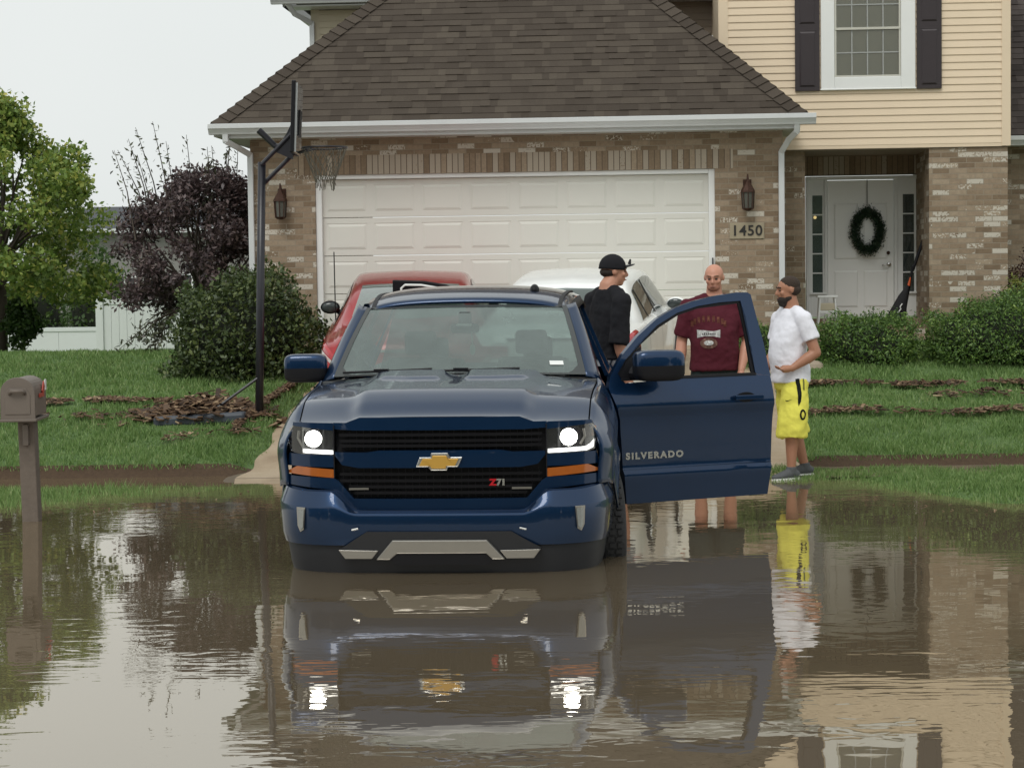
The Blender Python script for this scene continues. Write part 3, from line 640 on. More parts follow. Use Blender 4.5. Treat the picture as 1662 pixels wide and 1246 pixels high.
# ---- second storey behind the garage roof and right wing
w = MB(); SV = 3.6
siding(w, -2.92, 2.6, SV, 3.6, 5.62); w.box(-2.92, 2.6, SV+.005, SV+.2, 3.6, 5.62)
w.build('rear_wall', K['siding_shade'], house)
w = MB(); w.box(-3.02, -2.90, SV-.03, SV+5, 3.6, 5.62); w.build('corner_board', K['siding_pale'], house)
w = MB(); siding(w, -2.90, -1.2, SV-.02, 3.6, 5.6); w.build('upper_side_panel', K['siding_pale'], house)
gutter('gutter', -3.5, -.6, SV-.42, 5.66, house)
w = MB(); w.box(-3.35, 2.6, SV-.4, SV, 5.61, 5.63); w.box(-3.35, -3.3, SV-.4, SV+5, 5.61, 5.75); w.build('upper_soffit', K['gutter'], house)
downspout([(-3.28, SV-.45, 5.66), (-3.2, SV-.3, 5.52), (-3.0, SV-.06, 5.42), (-3.0, SV-.06, 3.6)])
w = MB(); w.add([(-3.5, SV-.4, 5.75), (6.6, SV-.4, 5.75), (4, SV+3.5, 8.2), (-1, SV+3.5, 8.2), (-3.5, SV+8, 5.75)], [(0, 1, 2, 3), (0, 3, 4)]); w.build('main_roof', K['shingle'], house)
w = MB(); w.box(2.50, 2.66, SV-.35, SV-.01, 5.04, 5.10); w.build('roof_vent', K['white'], house, bevel=.01)
w = MB(); w.add([(2.3, BV+.1, 6.5), (6.6, BV-.4, 6.5), (2.3, BV-.4, 6.5), (4.5, BV+1.5, 7.9), (6.6, BV+5, 6.5), (2.3, BV+5, 6.5)], [(2, 1, 3), (1, 4, 3), (2, 3, 5)]); w.build('bay_roof', K['shingle'], house)
w = MB(); w.box(6.22, 14, 3.0, 3.25, GB-.4, 3.6); w.build('wing_wall', K['brick'], house)
gutter('gutter', 6.26, 14, 2.65, 3.50, house)
w = MB(); w.box(6.26, 14, 2.68, 3.0, 3.49, 3.505); w.build('wing_soffit', K['gutter'], house)
w = MB(); shingle_plane(w, (6.26, 2.62, 3.62), (1, 0, 0), (0, 1, .97), (0, -.97, 1), 4.5, lambda q: 0, lambda q: 8); w.add([(6.26, 2.62, 3.60), (14, 2.62, 3.60), (14, 6.0, 6.88), (6.26, 6.0, 6.88)], [(0, 1, 2, 3)]); w.build('wing_roof', K['shingle_dark'], house, fix=False)
# ---- things by the door
hm = Matrix.Translation((HX, HY, 0)) @ Matrix.Rotation(HA, 4, 'Z')
def HW(u, v, z): return hm @ Vector((u, v, z))
wr = empty('door_wreath', HW(4.61, DV-.06, 2.376), HA, 'dark green oval wreath hanging on the white front door', 'wreath')
K['needle'] = leafmat('wreath_needles', [(.1, (.008, .02, .012)), (.5, (.016, .045, .022)), (.9, (.05, .085, .035)), (1, (.12, .08, .03))], .6, 0)
n = 5200; t = rng.uniform(0, 2*math.pi, n); rr = rng.normal(0, .033, (n, 2))
C_ = np.stack([(.168+rr[:, 0])*np.cos(t), rr[:, 1]*.7-.02, (.255+rr[:, 0])*np.sin(t)], 1)
fastmesh('needle_ring', leaves(C_, .045, .25), 4, K['needle'], wr)
w = MB(); w.tube([(.168*math.cos(a_*.2094), 0, .255*math.sin(a_*.2094)) for a_ in range(31)], .018, 8); w.build('wire_ring', K['bark'], wr)
w = MB(); w.box(-.007, .007, .02, .026, .27, .68); w.build('ribbon', mat('grey_ribbon', (.3, .3, .28), .6), wr)
ug = empty('folded_umbrella', HW(5.0, 1.9, 1.15), HA, 'black folded cloth on a long black pole leaning beside the front door', 'umbrella')
w = MB(); w.tube([(-.02, 0, -.05), (.14, .12, .75)], .017, 8); w.tube([(.14, .12, .70), (.36, .2, 1.30)], .022, 8); w.build('pole', K['black'], ug)
w = MB(); w.tube([(-.13, 0, -.1), (-.08, 0, .1), (.0, .02, .35), (.07, .05, .50)], [(.15, .05), (.12, .05), (.06, .035), (.012, .012)], 10)
w.build('cloth', mat('black_cloth', (.014, .014, .016), .85, bmp=.4), ug, smooth=True)
w = MB(); w.tube([(.075, .05, .49), (.10, .06, .60)], [.02, .008], 8); w.build('orange_tip', mat('orange_plastic', (.6, .10, .02), .5), ug)
w = MB(); w.tube([(-.02, -.05, .26), (-.05, -.062, .22), (-.04, -.064, .19), (-.08, -.075, .14)], .008, 6); w.build('white_mark', K['white'], ug)
st = empty('plant_stand', HW(4.0, 1.75, 1.1), HA, 'small weathered white slatted stand left of the front door', 'stand')
w = MB(); w.box(-.13, .13, -.09, .09, .40, .43); w.build('shelf', K['white'], st, bevel=.004)
w = MB(); w.box(-.11, .11, -.08, .08, .20, .23); w.build('shelf', K['white'], st, bevel=.004)
for a_ in (-1, 1):
    for c_ in (-1, 1): w = MB(); w.tube([(a_*.13, c_*.08, -.1), (a_*.095, c_*.07, .42)], .013, 8); w.build('leg', K['white'], st)
w = MB(); w.box(-.10, .10, -.07, .07, .235, .33); w.build('drawer', K['siding_pale'], st, bevel=.01)

# ================================================================== PICKUP TRUCK
truck = empty('pickup_truck', (-.45, 11.95, 0), R(-3.5), 'deep blue pickup truck with lit headlights standing in flood water, front door open', 'pickup truck')
def FX(x):
    a = abs(x); return .02+.09*a*a+.17*a**7
def fm(off=0.0):
    """front skin map: (x,z) outline -> curved nose of the truck; off = how far proud (-) or sunk (+)"""
    return lambda a, b, d: Vector((a, FX(a)+off+d+ (.04*max(0, b-.72) if b > .72 else 0), b))
def mir(poly): return [(-x, z) for x, z in reversed(poly)]
def fpan(polys, off, thick, name, mt, mirror=False, **kw):
    ps = list(polys)
    if mirror: ps += [mir(p) for p in polys]
    return panel(ps, fm(off), thick, name, mt, truck, **kw)
# dark nose backing
fpan([[(-.95, .30), (.95, .30), (.96, .60), (.93, .90), (.60, .905), (-.60, .905), (-.93, .90), (-.96, .60)]], .075, .05, 'radiator_support', K['black'], bevel=0)
fpan([[(-.655, .917), (-.575, .917), (-.49, .949), (.49, .949), (.575, .917), (.655, .917), (.655, .878), (.52, .870), (-.52, .870), (-.655, .878)]], -.005, .06, 'grille_header', K['blue'], smooth=True)
fpan([[(-.645, .738), (-.45, .736), (-.37, .748), (.37, .748), (.45, .736), (.645, .738), (.645, .715), (.60, .66), (.50, .642), (-.50, .642), (-.60, .66), (-.645, .715)]], -.018, .06, 'grille_bar', K['blue'], smooth=True)
fpan([[(-.54, .385), (.54, .385), (.60, .44), (.66, .505), (.98, .53), (.975, .585), (.655, .578), (.625, .56), (.53, .452), (-.53, .452), (-.625, .56), (-.655, .578), (-.975, .585), (-.98, .53), (-.66, .505), (-.60, .44)]], -.008, .07, 'lower_grille_frame', K['blue'], smooth=True)
for q_ in ([(.652, .716), (.955, .722), (.968, .645), (.652, .643)],): fpan([q_], -.004, .05, 'headlamp_bezel', K['blue'], smooth=True); fpan([mir(q_)], -.004, .05, 'headlamp_bezel', K['blue'], smooth=True)
# grille openings with bars and mesh
for zs, nm in (((.775, .805, .842), 'upper_grille'), ((.488, .525, .562, .602), 'lower_grille')):
    o = MB()
    for z_ in zs:
        wx = .62 if z_ > .55 else (.56 if z_ > .5 else .53)
        o.grid(lambda u, v: (wx*(2*u-1), FX(wx*(2*u-1))+.012+.03*v, z_+.008*(1-v)), 24, 1)
        o.grid(lambda u, v: (wx*(2*u-1), FX(wx*(2*u-1))+.012, z_-.010+.018*v), 24, 1)
    for k in range(-14, 15):
        x_ = k*.043; o.box(x_-.003, x_+.003, FX(x_)+.035, FX(x_)+.04, zs[0]-.03, zs[-1]+.03)
    o.build(nm, mat(nm+'_black', (.006, .006, .008), .3, var=.2, spec=.3), truck)
for sg in (-1, 1): o = MB(); o.obox((sg*.50, FX(.5)+.003, .512), (.06, .004, .0), (0, .004, 0), (0, 0, .006)); o.build('grille_glint', K['silver'], truck)  # silver slivers standing in for a chrome-like reflection in the lower grille
# emblem: gold cross-bar shape with bright rim
bt = [(-.135, .652), (-.052, .652), (-.048, .632), (.048, .632), (.052, .652), (.112, .652), (.138, .706), (.056, .706), (.052, .730), (-.044, .730), (-.048, .706), (-.112, .706)]
em = panel([bt], lambda a, b, d: Vector((a*1.04, -.018+d, .681+(b-.681)*1.08)), .03, 'emblem', K['chrome'], truck, cuts_a=0)
panel([[(a*.88, .681+(b-.681)*.80) for a, b in bt]], lambda a, b, d: Vector((a, -.026+d, b-.002)), .012, 'emblem_field', K['gold'], em, cuts_a=0, bevel=.002)
z7 = text('Z', .052, 'grille_badge', K['redlens'], truck, TM(.325, FX(.35)-.004, .548) @ Matrix.Shear('XZ', 4, (.0, 0)), .004, 1.15, .003)
text('71', .052, 'grille_badge', K['chrome'], truck, TM(.375, FX(.35)-.004, .548), .004, 1.1, .003)
# headlights
for sg in (-1, 1):
    hp_ = [(.655, .868), (.93, .893), (.955, .86), (.965, .79), (.945, .735), (.90, .722), (.655, .714)]
    P_ = hp_ if sg > 0 else mir(hp_)
    hl = panel([P_], fm(.045), .04, 'headlight', K['black'], truck, bevel=0)
    panel([P_], fm(.000), .004, 'lens', K['lens'], hl, bevel=0, smooth=True)
    x_ = sg*.787; yb = FX(x_)
    o = MB(); o.tube([(x_, yb+.034, .815), (x_, yb+.012, .815)], [.040, .052], 24, cap=False); o.tube([(x_-sg*0.105, yb+.03, .800), (x_-sg*.105, yb+.016, .800)], [.022, .028], 16, cap=False); o.build('reflector', K['chrome'], hl, smooth=True)
    o = MB(); o.ell((x_, yb+.022, .817), (.040, .013, .044), nu=24); o.build('lamp', K['lamp'], hl, smooth=True)
    o = MB()
    for q_ in range(11):
        t0 = R(40+q_*13); t1 = R(40+(q_+1)*13)
        c0, s0, c1, s1 = math.cos(t0), math.sin(t0), math.cos(t1), math.sin(t1)
        o.add([(x_-sg*-.085*s0, yb+.014, .815-.085*c0), (x_+sg*.085*s1, yb+.014, .815-.085*c1), (x_+sg*.098*s1, yb+.012, .815-.098*c1), (x_+sg*.098*s0, yb+.012, .815-.098*c0)], [(0, 1, 2, 3)]) if False else None
    o.tube([(x_+sg*.09, yb+.028, .865), (x_+sg*.098, yb+.026, .82), (x_+sg*.07, yb+.02, .77)], .008, 6); o.build('inner_trim', K['silver'], hl)
    dr = [(.66, .722), (.895, .728), (.935, .745), (.957, .79), (.944, .80), (.915, .768), (.885, .752), (.66, .746)]
    panel([dr if sg > 0 else mir(dr)], fm(.006), .01, 'daytime_strip', K['drl'], hl, bevel=0)
    am = [(.925, .815), (.958, .81), (.952, .875), (.925, .872)]
    panel([am if sg > 0 else mir(am)], fm(.010), .01, 'side_amber', K['amber'], hl, bevel=0, cuts_a=.02)
    ab = [(.655, .630), (.90, .645), (.968, .612), (.960, .598), (.655, .578)]
    mk = panel([ab if sg > 0 else mir(ab)], fm(-.004), .03, 'marker_lamp', K['amber'], truck, smooth=True)
    o = MB(); o.box(sg*.652-.003, sg*.652+.003, FX(.652)-.008, FX(.652)+.02, .58, .90); o.build('panel_gap', K['black'], truck)
    tb = [(.655, .900), (.655, .868), (.93, .893), (.925, .915), (.66, .915)]
    panel([tb if sg > 0 else mir(tb)], fm(-.002), .05, 'headlamp_brow', K['blue'], truck, smooth=True)
# bumper: sections swept round the nose
def bpath(s):
    a = abs(s); sg = 1 if s >= 0 else -1
    x, y = cr_interp([(0, 0, -.03), (.35, .42, -.02), (.55, .68, .0), (.70, .82, .055), (.80, .910, .13), (.88, .967, .235), (.94, .990, .36), (1.0, 1.003, .56)], a)
    e = 1e-3; x2, y2 = cr_interp([(0, 0, -.03), (.35, .42, -.02), (.55, .68, .0), (.70, .82, .055), (.80, .910, .13), (.88, .967, .235), (.94, .990, .36), (1.0, 1.003, .56)], min(1, a+e))
    if a+e > 1: x2, y2 = x, y+e
    t = Vector((x2-x, y2-y)).normalized(); n_ = Vector((t.y, -t.x))
    return x*sg, y, n_.x*sg, n_.y
def ztop(s):
    x = abs(bpath(s)[0]); return .385+.122*sm(.50, .68, x)+.022*sm(.8, 1.06, x)
def bprof(s, v):
    x, y, nx_, ny_ = bpath(s); zt = ztop(s)
    hb = .075*sm(.50, .70, abs(x))+.014
    pr = [(0, -.075, zt-.003), (.12, -.01, zt), (.22, .012, zt-.006), (.36, .045, zt-hb), (.44, .050, zt-hb-.015), (.75, .038, .235), (.92, .022, .175), (1.0, -.02, .165)]
    i = max(k for k in range(len(pr)-1) if pr[k][0] <= v+1e-9); t = (v-pr[i][0])/(pr[i+1][0]-pr[i][0])
    o_ = pr[i][1]*(1-t)+pr[i+1][1]*t; z_ = pr[i][2]*(1-t)+pr[i+1][2]*t
    return (x+nx_*o_, y+ny_*o_, z_)
vv = [0, .12, .22, .29, .36, .40, .44, .60, .75, .84, .92, 1.0]
def bgrid(mb, s0, s1, ns, fn, vals):
    n0 = len(vals); V = [fn(s0+(s1-s0)*i/ns, v) for v in vals for i in range(ns+1)]
    mb.add(V, [(j*(ns+1)+i, j*(ns+1)+i+1, (j+1)*(ns+1)+i+1, (j+1)*(ns+1)+i) for j in range(n0-1) for i in range(ns)])
o = MB(); bgrid(o, -1, 1, 90, bprof, vv); bu = o.build('front_bumper', K['blue'], truck, smooth=True)
q = bu.modifiers.new('es', 'EDGE_SPLIT'); q.split_angle = R(28)
def vprof(s, v):
    x, y, nx_, ny_ = bpath(s); pr = [(0, .018, .178), (.08, .022, .168), (.5, .005, .05), (1, -.04, -.12)]
    i = max(k for k in range(len(pr)-1) if pr[k][0] <= v+1e-9); t = (v-pr[i][0])/(pr[i+1][0]-pr[i][0])
    f = .985; return ((x*f+nx_*(pr[i][1]*(1-t)+pr[i+1][1]*t)), y+.02+ny_*(pr[i][1]*(1-t)+pr[i+1][1]*t), pr[i][2]*(1-t)+pr[i+1][2]*t)
o = MB(); bgrid(o, -1, 1, 60, vprof, [0, .08, .3, .5, .75, 1]); o.build('lower_valance', mat('grey_black_valance', (.016, .017, .020), .5, var=.25, spec=.3), truck, smooth=True)
def BY(x):
    s = min(1, max(0, .35*abs(x)/.42)) ; return bpath(s)[1]
def bm_(off): return lambda a, b, d: Vector((a, (-.03+.03*a*a+.12*abs(a)**6)-.045+off+d+(.235-b)*.12, b))
panel([[(-.60, .158), (-.53, .205), (-.44, .262), (.44, .262), (.53, .205), (.62, .158), (.40, .10), (-.40, .10)]], bm_(-.002), .03, 'lower_intake', mat('intake_black', (.010, .011, .014), .5), truck)
panel([[(-.30, .10), (-.255, .128), (.27, .128), (.33, .10), (.30, .06), (-.27, .06)]], bm_(-.02), .03, 'lower_air_dam', K['black'], truck, bevel=0)
panel([[(-.385, .092), (-.282, .213), (.292, .213), (.402, .092), (.325, .092), (.285, .130), (-.255, .130), (-.30, .092)]], bm_(-.03), .05, 'skid_plate', K['silver'], truck, bevel=.008)
for sg in (-1, 1):
    p = [(.37, .148), (.615, .152), (.575, .098), (.41, .098)]
    panel([p if sg > 0 else mir(p)], bm_(-.026), .04, 'skid_wing', K['silver'], truck, bevel=.008)
    p = [(.825, .405), (.885, .405), (.88, .29), (.862, .252), (.838, .268)]
    fo = panel([p if sg > 0 else mir(p)], lambda a, b, d: Vector((a, bpath(.80*abs(a)/.905 if abs(a) > .6 else .5)[1]-.080+d, b)), .03, 'fog_lamp', K['silver'], truck, cuts_a=.02)
    c0 = (.855, .335); p2 = [(c0[0]+(a-c0[0])*.72, c0[1]+(b-c0[1])*.82) for a, b in p]
    panel([p2 if sg > 0 else mir(p2)], lambda a, b, d: Vector((a, bpath(.80*abs(a)/.905)[1]-.086+d, b)), .01, 'fog_lens', mat('fog_lens_grey', (.22, .23, .22), .12, var=.3, vs_=60, coat=1), fo, cuts_a=.02, bevel=0)
    o = MB(); o.tube([(sg*.49, -.085, .285), (sg*.53, -.078, .275)], .006, 6); o.build('bumper_glint', K['chrome'], truck)  # chrome bits standing in for tiny glints on the bumper
# hood
def hood_z(x, y):
    a = abs(x); t = (y-.10)/1.30
    z = .950+.105*sm(-.02, .30, t)*1.0+.085*t
    z -= (.035+.02*t)*(a/.93)**3
    z -= .032*(sm(.48, .58, a)*(1-sm(.1, .6, t)))
    z += .022*sm(.62, .50, a)*1*sm(.0, .15, t)
    z -= .018*sm(.10, .02, a)*sm(.3, .8, t)
    if t > .5:   # two sunk scoops at the back of the hood
        k = sm(.07, .10, a)*sm(.50, .45, a-.25*(t-.7))*sm(.66, .70, t-.05*sm(.25, .48, a))
        z += .018*k
    return z
def hood_pt(u, v):
    xw = .90+.035*v; x = (2*u-1)*xw; y0 = FX(x)-.0+.06*sm(.5, .95, abs(x))+.03; y1 = 1.36-.0*abs(x)+.10*(abs(x)/.93)**2
    y = y0+(y1-y0)*v; return (x, y, hood_z(x, .10+1.30*v))
o = MB(); o.grid(hood_pt, 80, 60); o.grid(lambda u, v: (hood_pt(u, 0)[0], hood_pt(u, 0)[1]+.004+.02*v, hood_pt(u, 0)[2]-.022*v), 80, 1)
o.build('hood', K['blue'], truck, smooth=True)
# fenders
def fender(sg):
    o = MB(); n1, n2 = 46, 16; V = []
    for j in range(n2+1):
        t = j/n2
        for i in range(n1+1):
            y = .215+1.62*i/n1; v = (y-.15)/1.3
            e = hood_pt(1.0, min(1, max(0, (y-.27)/1.15))); zt = e[2]-.004 if y < 1.42 else 1.105-.03*(y-1.42)
            xt = e[0]+.008 if y < 1.42 else .94+.02*(y-1.42)
            bul = 1.075-.10*math.exp(-((y-.16)/.13)**2)-.012*sm(1.4, 1.9, y)
            arch = math.sqrt(max(0, .50**2-(y-1.06)**2)); zb = .12+arch if abs(y-1.06) < .48 else .20
            zb = max(zb, .20)
            if y < .60: zb = max(zb, .50)
            if y < .33: zb = max(zb, .52)
            s1 = min(1, t*1.6)
            x = xt+(bul-xt)*math.sin(s1*math.pi/2)**.8; z = zt+(zb-zt)*(t**1.15)
            flare = .025*math.exp(-((abs(math.hypot(y-1.06, z-.12)-.50))/.05)**2)
            x += flare-.03*sm(.85, .55, z)*(1-math.exp(-((y-1.06)/.5)**2)*.6)+.0
            V.append((sg*x, y, z))
    o.add(V, [(j*(n1+1)+i, j*(n1+1)+i+1, (j+1)*(n1+1)+i+1, (j+1)*(n1+1)+i) for j in range(n2) for i in range(n1)])
    f = o.build('fender', K['blue'], truck, smooth=True, solid=.012)
    o = MB(); o.prism([(1.06+.49*math.cos(R(a)), .12+.49*math.sin(R(a))) for a in range(-30, 211, 12)], sg*.60, sg*1.0, 'x'); o.build('wheel_well', K['black'], f)
    # inner apron strip between hood and headlamp
for sg in (-1, 1): fender(sg)
# cowl + wipers
o = MB(); o.grid(lambda u, v: ((2*u-1)*.86, 1.33+.12*(2*u-1)**2+.12*v, 1.125+.012*v-.03*(2*u-1)**2), 20, 2); o.build('cowl', K['black'], truck)
# windshield
def ws(u, v, off=0):
    xw = .865+(.715-.865)*v; x = (2*u-1)*xw; k = 1-(2*u-1)**2
    return (x, 1.50+.66*v-.11*k*(1-.4*v)-off, 1.128+.462*v+.012*k+.02*math.sin(v*math.pi)+off*.8)
o = MB(); o.grid(lambda u, v: ws(u, v), 30, 16); o.build('windshield', K['ws'], truck, smooth=True)
o = MB()   # black ceramic border
def strip(u0, u1, v0, v1, nu, nv): o.grid(lambda u, v: ws(u0+(u1-u0)*u, v0+(v1-v0)*v, .003), nu, nv)
strip(0, 1, .965, 1, 30, 1); strip(0, .022, 0, 1, 1, 16); strip(.978, 1, 0, 1, 1, 16)
o.grid(lambda u, v: ws(u, v*(.02+.13*(sm(.86, 1, abs(2*u-1)))), .003), 60, 2)
o.build('windshield_border', mat('ceramic_border', (.05, .055, .055), .25), truck)
for sg, xa, xb, xc in ((1, .30, -.26, .02), (1, -.30, -.80, -.53)):
    o = MB(); pa, pb, pc = [ws((x_/.865+1)/2, v_, .02) for x_, v_ in ((xa+.12, .05), (xb+.0, .025), (xc, .03))]
    o.tube([pa, pc, pb], .009, 6); p0 = Vector(pc); o.tube([p0, (xc+.28, 1.36, 1.15)], .009, 6); o.box(pc[0]-.05, pc[0]+.05, pc[1]-.02, pc[1]+.01, pc[2]-.008, pc[2]+.016)
    o.build('wiper', K['black'], truck)
o = MB(); o.box(-.045, .045, 2.0, 2.06, 1.46, 1.555); mr_ = o.build('mirror_mount', K['black'], truck, bevel=.01)
o = MB(); o.box(-.10, .10, 1.97, 2.03, 1.405, 1.475); o.build('rear_view_mirror', K['black'], truck, bevel=.02)
o = MB(); o.box(-.055, .055, 1.93, 1.955, 1.455, 1.472); o.build('mirror_tag', K['white'], truck, bevel=.005)
o = MB(); o.tube([(.05, 1.97, 1.42), (.055, 1.97, 1.33)], .005, 6); o.ell((.055, 1.97, 1.29), (.02, .004, .04)); o.build('air_freshener', mat('pale_tag', (.35, .42, .36), .6), truck)
p_ = ws(.89, .12, .004); o = MB(); o.grid(lambda u, v: ws(.865+.055*u, .115+.05*v, .005), 2, 2); o.build('windshield_sticker', K['white'], truck)
# cab: roof, pillars, sides
def roof_pt(u, v):
    y = 2.14+2.18*v; x = (2*u-1); w_ = .735+.03*sm(0, .4, v); z = cr_interp([(2.14, 1.60), (2.35, 1.655), (2.7, 1.69), (3.2, 1.705), (3.8, 1.70), (4.32, 1.65)], y)[0]
    z += .035*(1-x*x)*1.0-.05*abs(x)**6; return (x*w_, y-.045*(1-x*x)*(1-v), z-.01)
o = MB(); o.grid(roof_pt, 30, 24); rf = o.build('roof', K['blue'], truck, smooth=True, solid=.02)
for sg in (-1, 1):
    o = MB(); o.grid(lambda u, v: (roof_pt(.5+sg*(.445+.02*u), v)[0], roof_pt(.5+sg*.45, v)[1], roof_pt(.5+sg*.455, v)[2]+.014), 1, 20)
    o.build('drip_rail', K['black'], rf, solid=.01)
o = MB(); o.ell((.47, 2.55, 1.70), (.035, .07, .045)); o.build('antenna', K['black'], truck, smooth=True)
o = MB(); o.grid(lambda u, v: ((2*u-1)*.70, 2.2+.28*v, roof_pt(u, .12)[2]-.04), 6, 2); o.build('headliner', K['interior'], truck)
for sg in (-1, 1):
    o = MB()
    def ap(u, v):   # A pillar: strip from cowl to roof, wraps outward
        a = Vector((sg*.862, 1.50, 1.118)); b_ = Vector((sg*.715, 2.17, 1.592)); c_ = Vector((sg*.965, 1.62, 1.075)); d_ = Vector((sg*.775, 2.22, 1.615))
        p = (a*(1-u)+c_*u)*(1-v)+(b_*(1-u)+d_*u)*v; return p+Vector((sg*.018*math.sin(u*math.pi), -.012*math.sin(u*math.pi), .035*math.sin(v*math.pi)*.6))
    o.grid(ap, 5, 14); o.build('a_pillar', K['blue'], truck, smooth=True, solid=.012)
    # roof rail over the doors
    o = MB()
    def rr_(v): y = 2.18+2.05*v; q_ = roof_pt(.5+sg*.5, (y-2.14)/2.18); return Vector((q_[0], y, q_[2]))
    o.grid(lambda u, v: rr_(v)+Vector((sg*.035*u, 0, -.055*u)), 2, 20)
    o.build('roof_rail', K['black'] if sg > 0 else K['blue'], truck, smooth=True, solid=.014)
    # B and C pillars
    for y0, y1, mt in ((3.02, 3.14, 'blue' if sg > 0 else 'black'), (4.08, 4.34, 'blue')):
        o = MB(); o.grid(lambda u, v: (sg*(.985-.245*v), y0+(y1-y0)*u+.04*v, 1.05+.575*v), 1, 6); o.build('door_pillar', K[mt], truck, solid=.03)
    # belt / side glass
    o = MB(); o.grid(lambda u, v: (sg*(.975-.24*v), 3.15+.92*u, 1.06+.56*v), 1, 4)
    if sg < 0: o.grid(lambda u, v: (sg*(.975-.24*v), 1.75+1.26*u+.42*v*(1-u), 1.06+.56*v), 4, 4)
    o.build('side_window', K['carglass'], truck)
    o = MB(); z_ = [1.06, .98, .87, .60, .44, .40, .20]; xx = [.985, 1.035, 1.05, 1.03, 1.045, 1.03, 1.0]
    ya = 1.80 if sg < 0 else 3.04
    o.add([(sg*x_, y_, zz) for y_ in (ya, 4.32) for x_, zz in zip(xx, z_)], [(i, i+1, 7+i+1, 7+i) for i in range(6)])
    sd_ = o.build('rear_door', K['blue'], truck, solid=.03)
    if sg < 0:
        o = MB(); o.box(-1.058, -1.045, 3.05, 3.065, .22, 1.05); o.box(-1.058, -1.045, 1.82, 1.835, .22, 1.05); o.build('door_gap', K['black'], sd_)
    o = MB(); o.box(sg*1.05-.015, sg*1.05+.02, 3.9, 4.08, .885, .915); o.build('handle', K['blue'], sd_, bevel=.008)
    # bed side
    o = MB(); o.add([(sg*x_, y_, zz) for y_ in (4.36, 5.86) for x_, zz in zip(xx, z_)], [(i, i+1, 7+i+1, 7+i) for i in range(6)]); o.build('bed_side', K['blue'], truck, solid=.05)
    # open doorway sill and inner seal
    o = MB(); o.box(sg*.90, sg*1.0, 1.8, 4.3, .20, .30); o.build('sill', K['black'], truck, bevel=.01)
o = MB(); o.box(-.99, .99, 4.30, 4.36, .2, 1.06); o.box(-.99, .99, 5.84, 5.88, .3, 1.04); o.box(-.97, .97, 4.36, 5.84, .42, .46); o.build('bed', K['blue'], truck)
o = MB(); o.grid(lambda u, v: ((2*u-1)*(.90-.15*v), 4.30-.1*v, 1.06+.55*v), 6, 3); o.build('rear_window', K['pale_glass'], truck)
o = MB(); o.box(-.95, .95, 1.45, 1.72, .95, 1.10); o.box(-.95, .95, 1.5, 4.28, .18, .26); o.box(-.90, .90, 1.48, 1.52, .3, 1.0)
o.build('dashboard', K['interior'], truck, bevel=.03)
K['seat'] = mat('grey_seat', (.07, .075, .078), .85)
for x_ in (-.42, .42):
    o = MB(); o.box(x_-.25, x_+.25, 2.45, 2.95, .50, .66); o.box(x_-.25, x_+.25, 2.88, 3.02, .6, 1.20); o.box(x_-.12, x_+.12, 2.92, 3.0, 1.22, 1.40)
    o.build('seat', K['seat'], truck, bevel=.03)
    o = MB(); o.box(x_-.25, x_+.25, 3.9, 4.05, .6, 1.15); o.box(x_-.12, x_+.12, 3.92, 4.0, 1.15, 1.32); o.build('rear_seat', K['seat'], truck, bevel=.03)
o = MB(); c_ = Vector((.42, 1.98, 1.02)); 
o.tube([c_+Vector((.19*math.cos(t), .10*math.sin(t), .17*math.sin(t))) for t in [2*math.pi*k/24 for k in range(25)]], .016, 8); o.box(.24, .60, 1.97, 1.99, 1.0, 1.04); o.build('steering_wheel', K['black'], truck)
# floor pan / dark underbody
o = MB(); o.box(-.85, .85, .45, 5.6, .02, .18); o.build('underbody', K['black'], truck)
# wheels
for sg in (-1, 1):
    for y_, st_ in ((1.06, R(7)), (4.75, 0)):
        we = MB(); prof = [(.24, -.125), (.36, -.135), (.395, -.125), (.41, -.10), (.414, 0), (.41, .10), (.395, .125), (.36, .135), (.24, .125)]
        V = []; n_ = 48
        for k in range(n_):
            t = 2*math.pi*k/n_
            for r_, a_ in prof: V.append((a_, r_*math.cos(t), r_*math.sin(t)))
        np_ = len(prof); F = [(k*np_+i, k*np_+i+1, ((k+1) % n_)*np_+i+1, ((k+1) % n_)*np_+i) for k in range(n_) for i in range(np_-1)]
        we.add(V, F)
        for k in range(64):
            t = 2*math.pi*k/64
            for a_ in (-.085, -.03, .03, .085):
                c_ = Vector((a_+.006*((k % 2)*2-1), .416*math.cos(t), .416*math.sin(t))); we.obox(c_, (.019, 0, 0), Vector((0, -math.sin(t), math.cos(t)))*.014, Vector((0, math.cos(t), math.sin(t)))*.006)
        wo_ = MB(); rim = [(.245, sg*.12), (.22, sg*.10), (.20, sg*.03), (.06, sg*.05), (.0, sg*.06)]
        V = [(a_, r_*math.cos(2*math.pi*k/30), r_*math.sin(2*math.pi*k/30)) for k in range(30) for r_, a_ in rim]
        wo_.add(V, [(k*5+i, k*5+i+1, ((k+1) % 30)*5+i+1, ((k+1) % 30)*5+i) for k in range(30) for i in range(4)])
        for k in range(6):
            t = 2*math.pi*k/6; wo_.obox((sg*.075, .13*math.cos(t), .13*math.sin(t)), (.02, 0, 0), Vector((0, -math.sin(t), math.cos(t)))*.03, Vector((0, math.cos(t), math.sin(t)))*.10)
        w_ = we.build('wheel', K['rubber'], truck, smooth=False); w_.location = (.955 if sg > 0 else -.93, y_, .115); w_.rotation_euler = (0, 0, st_)
        wo_.build('rim', K['chrome'], w_)
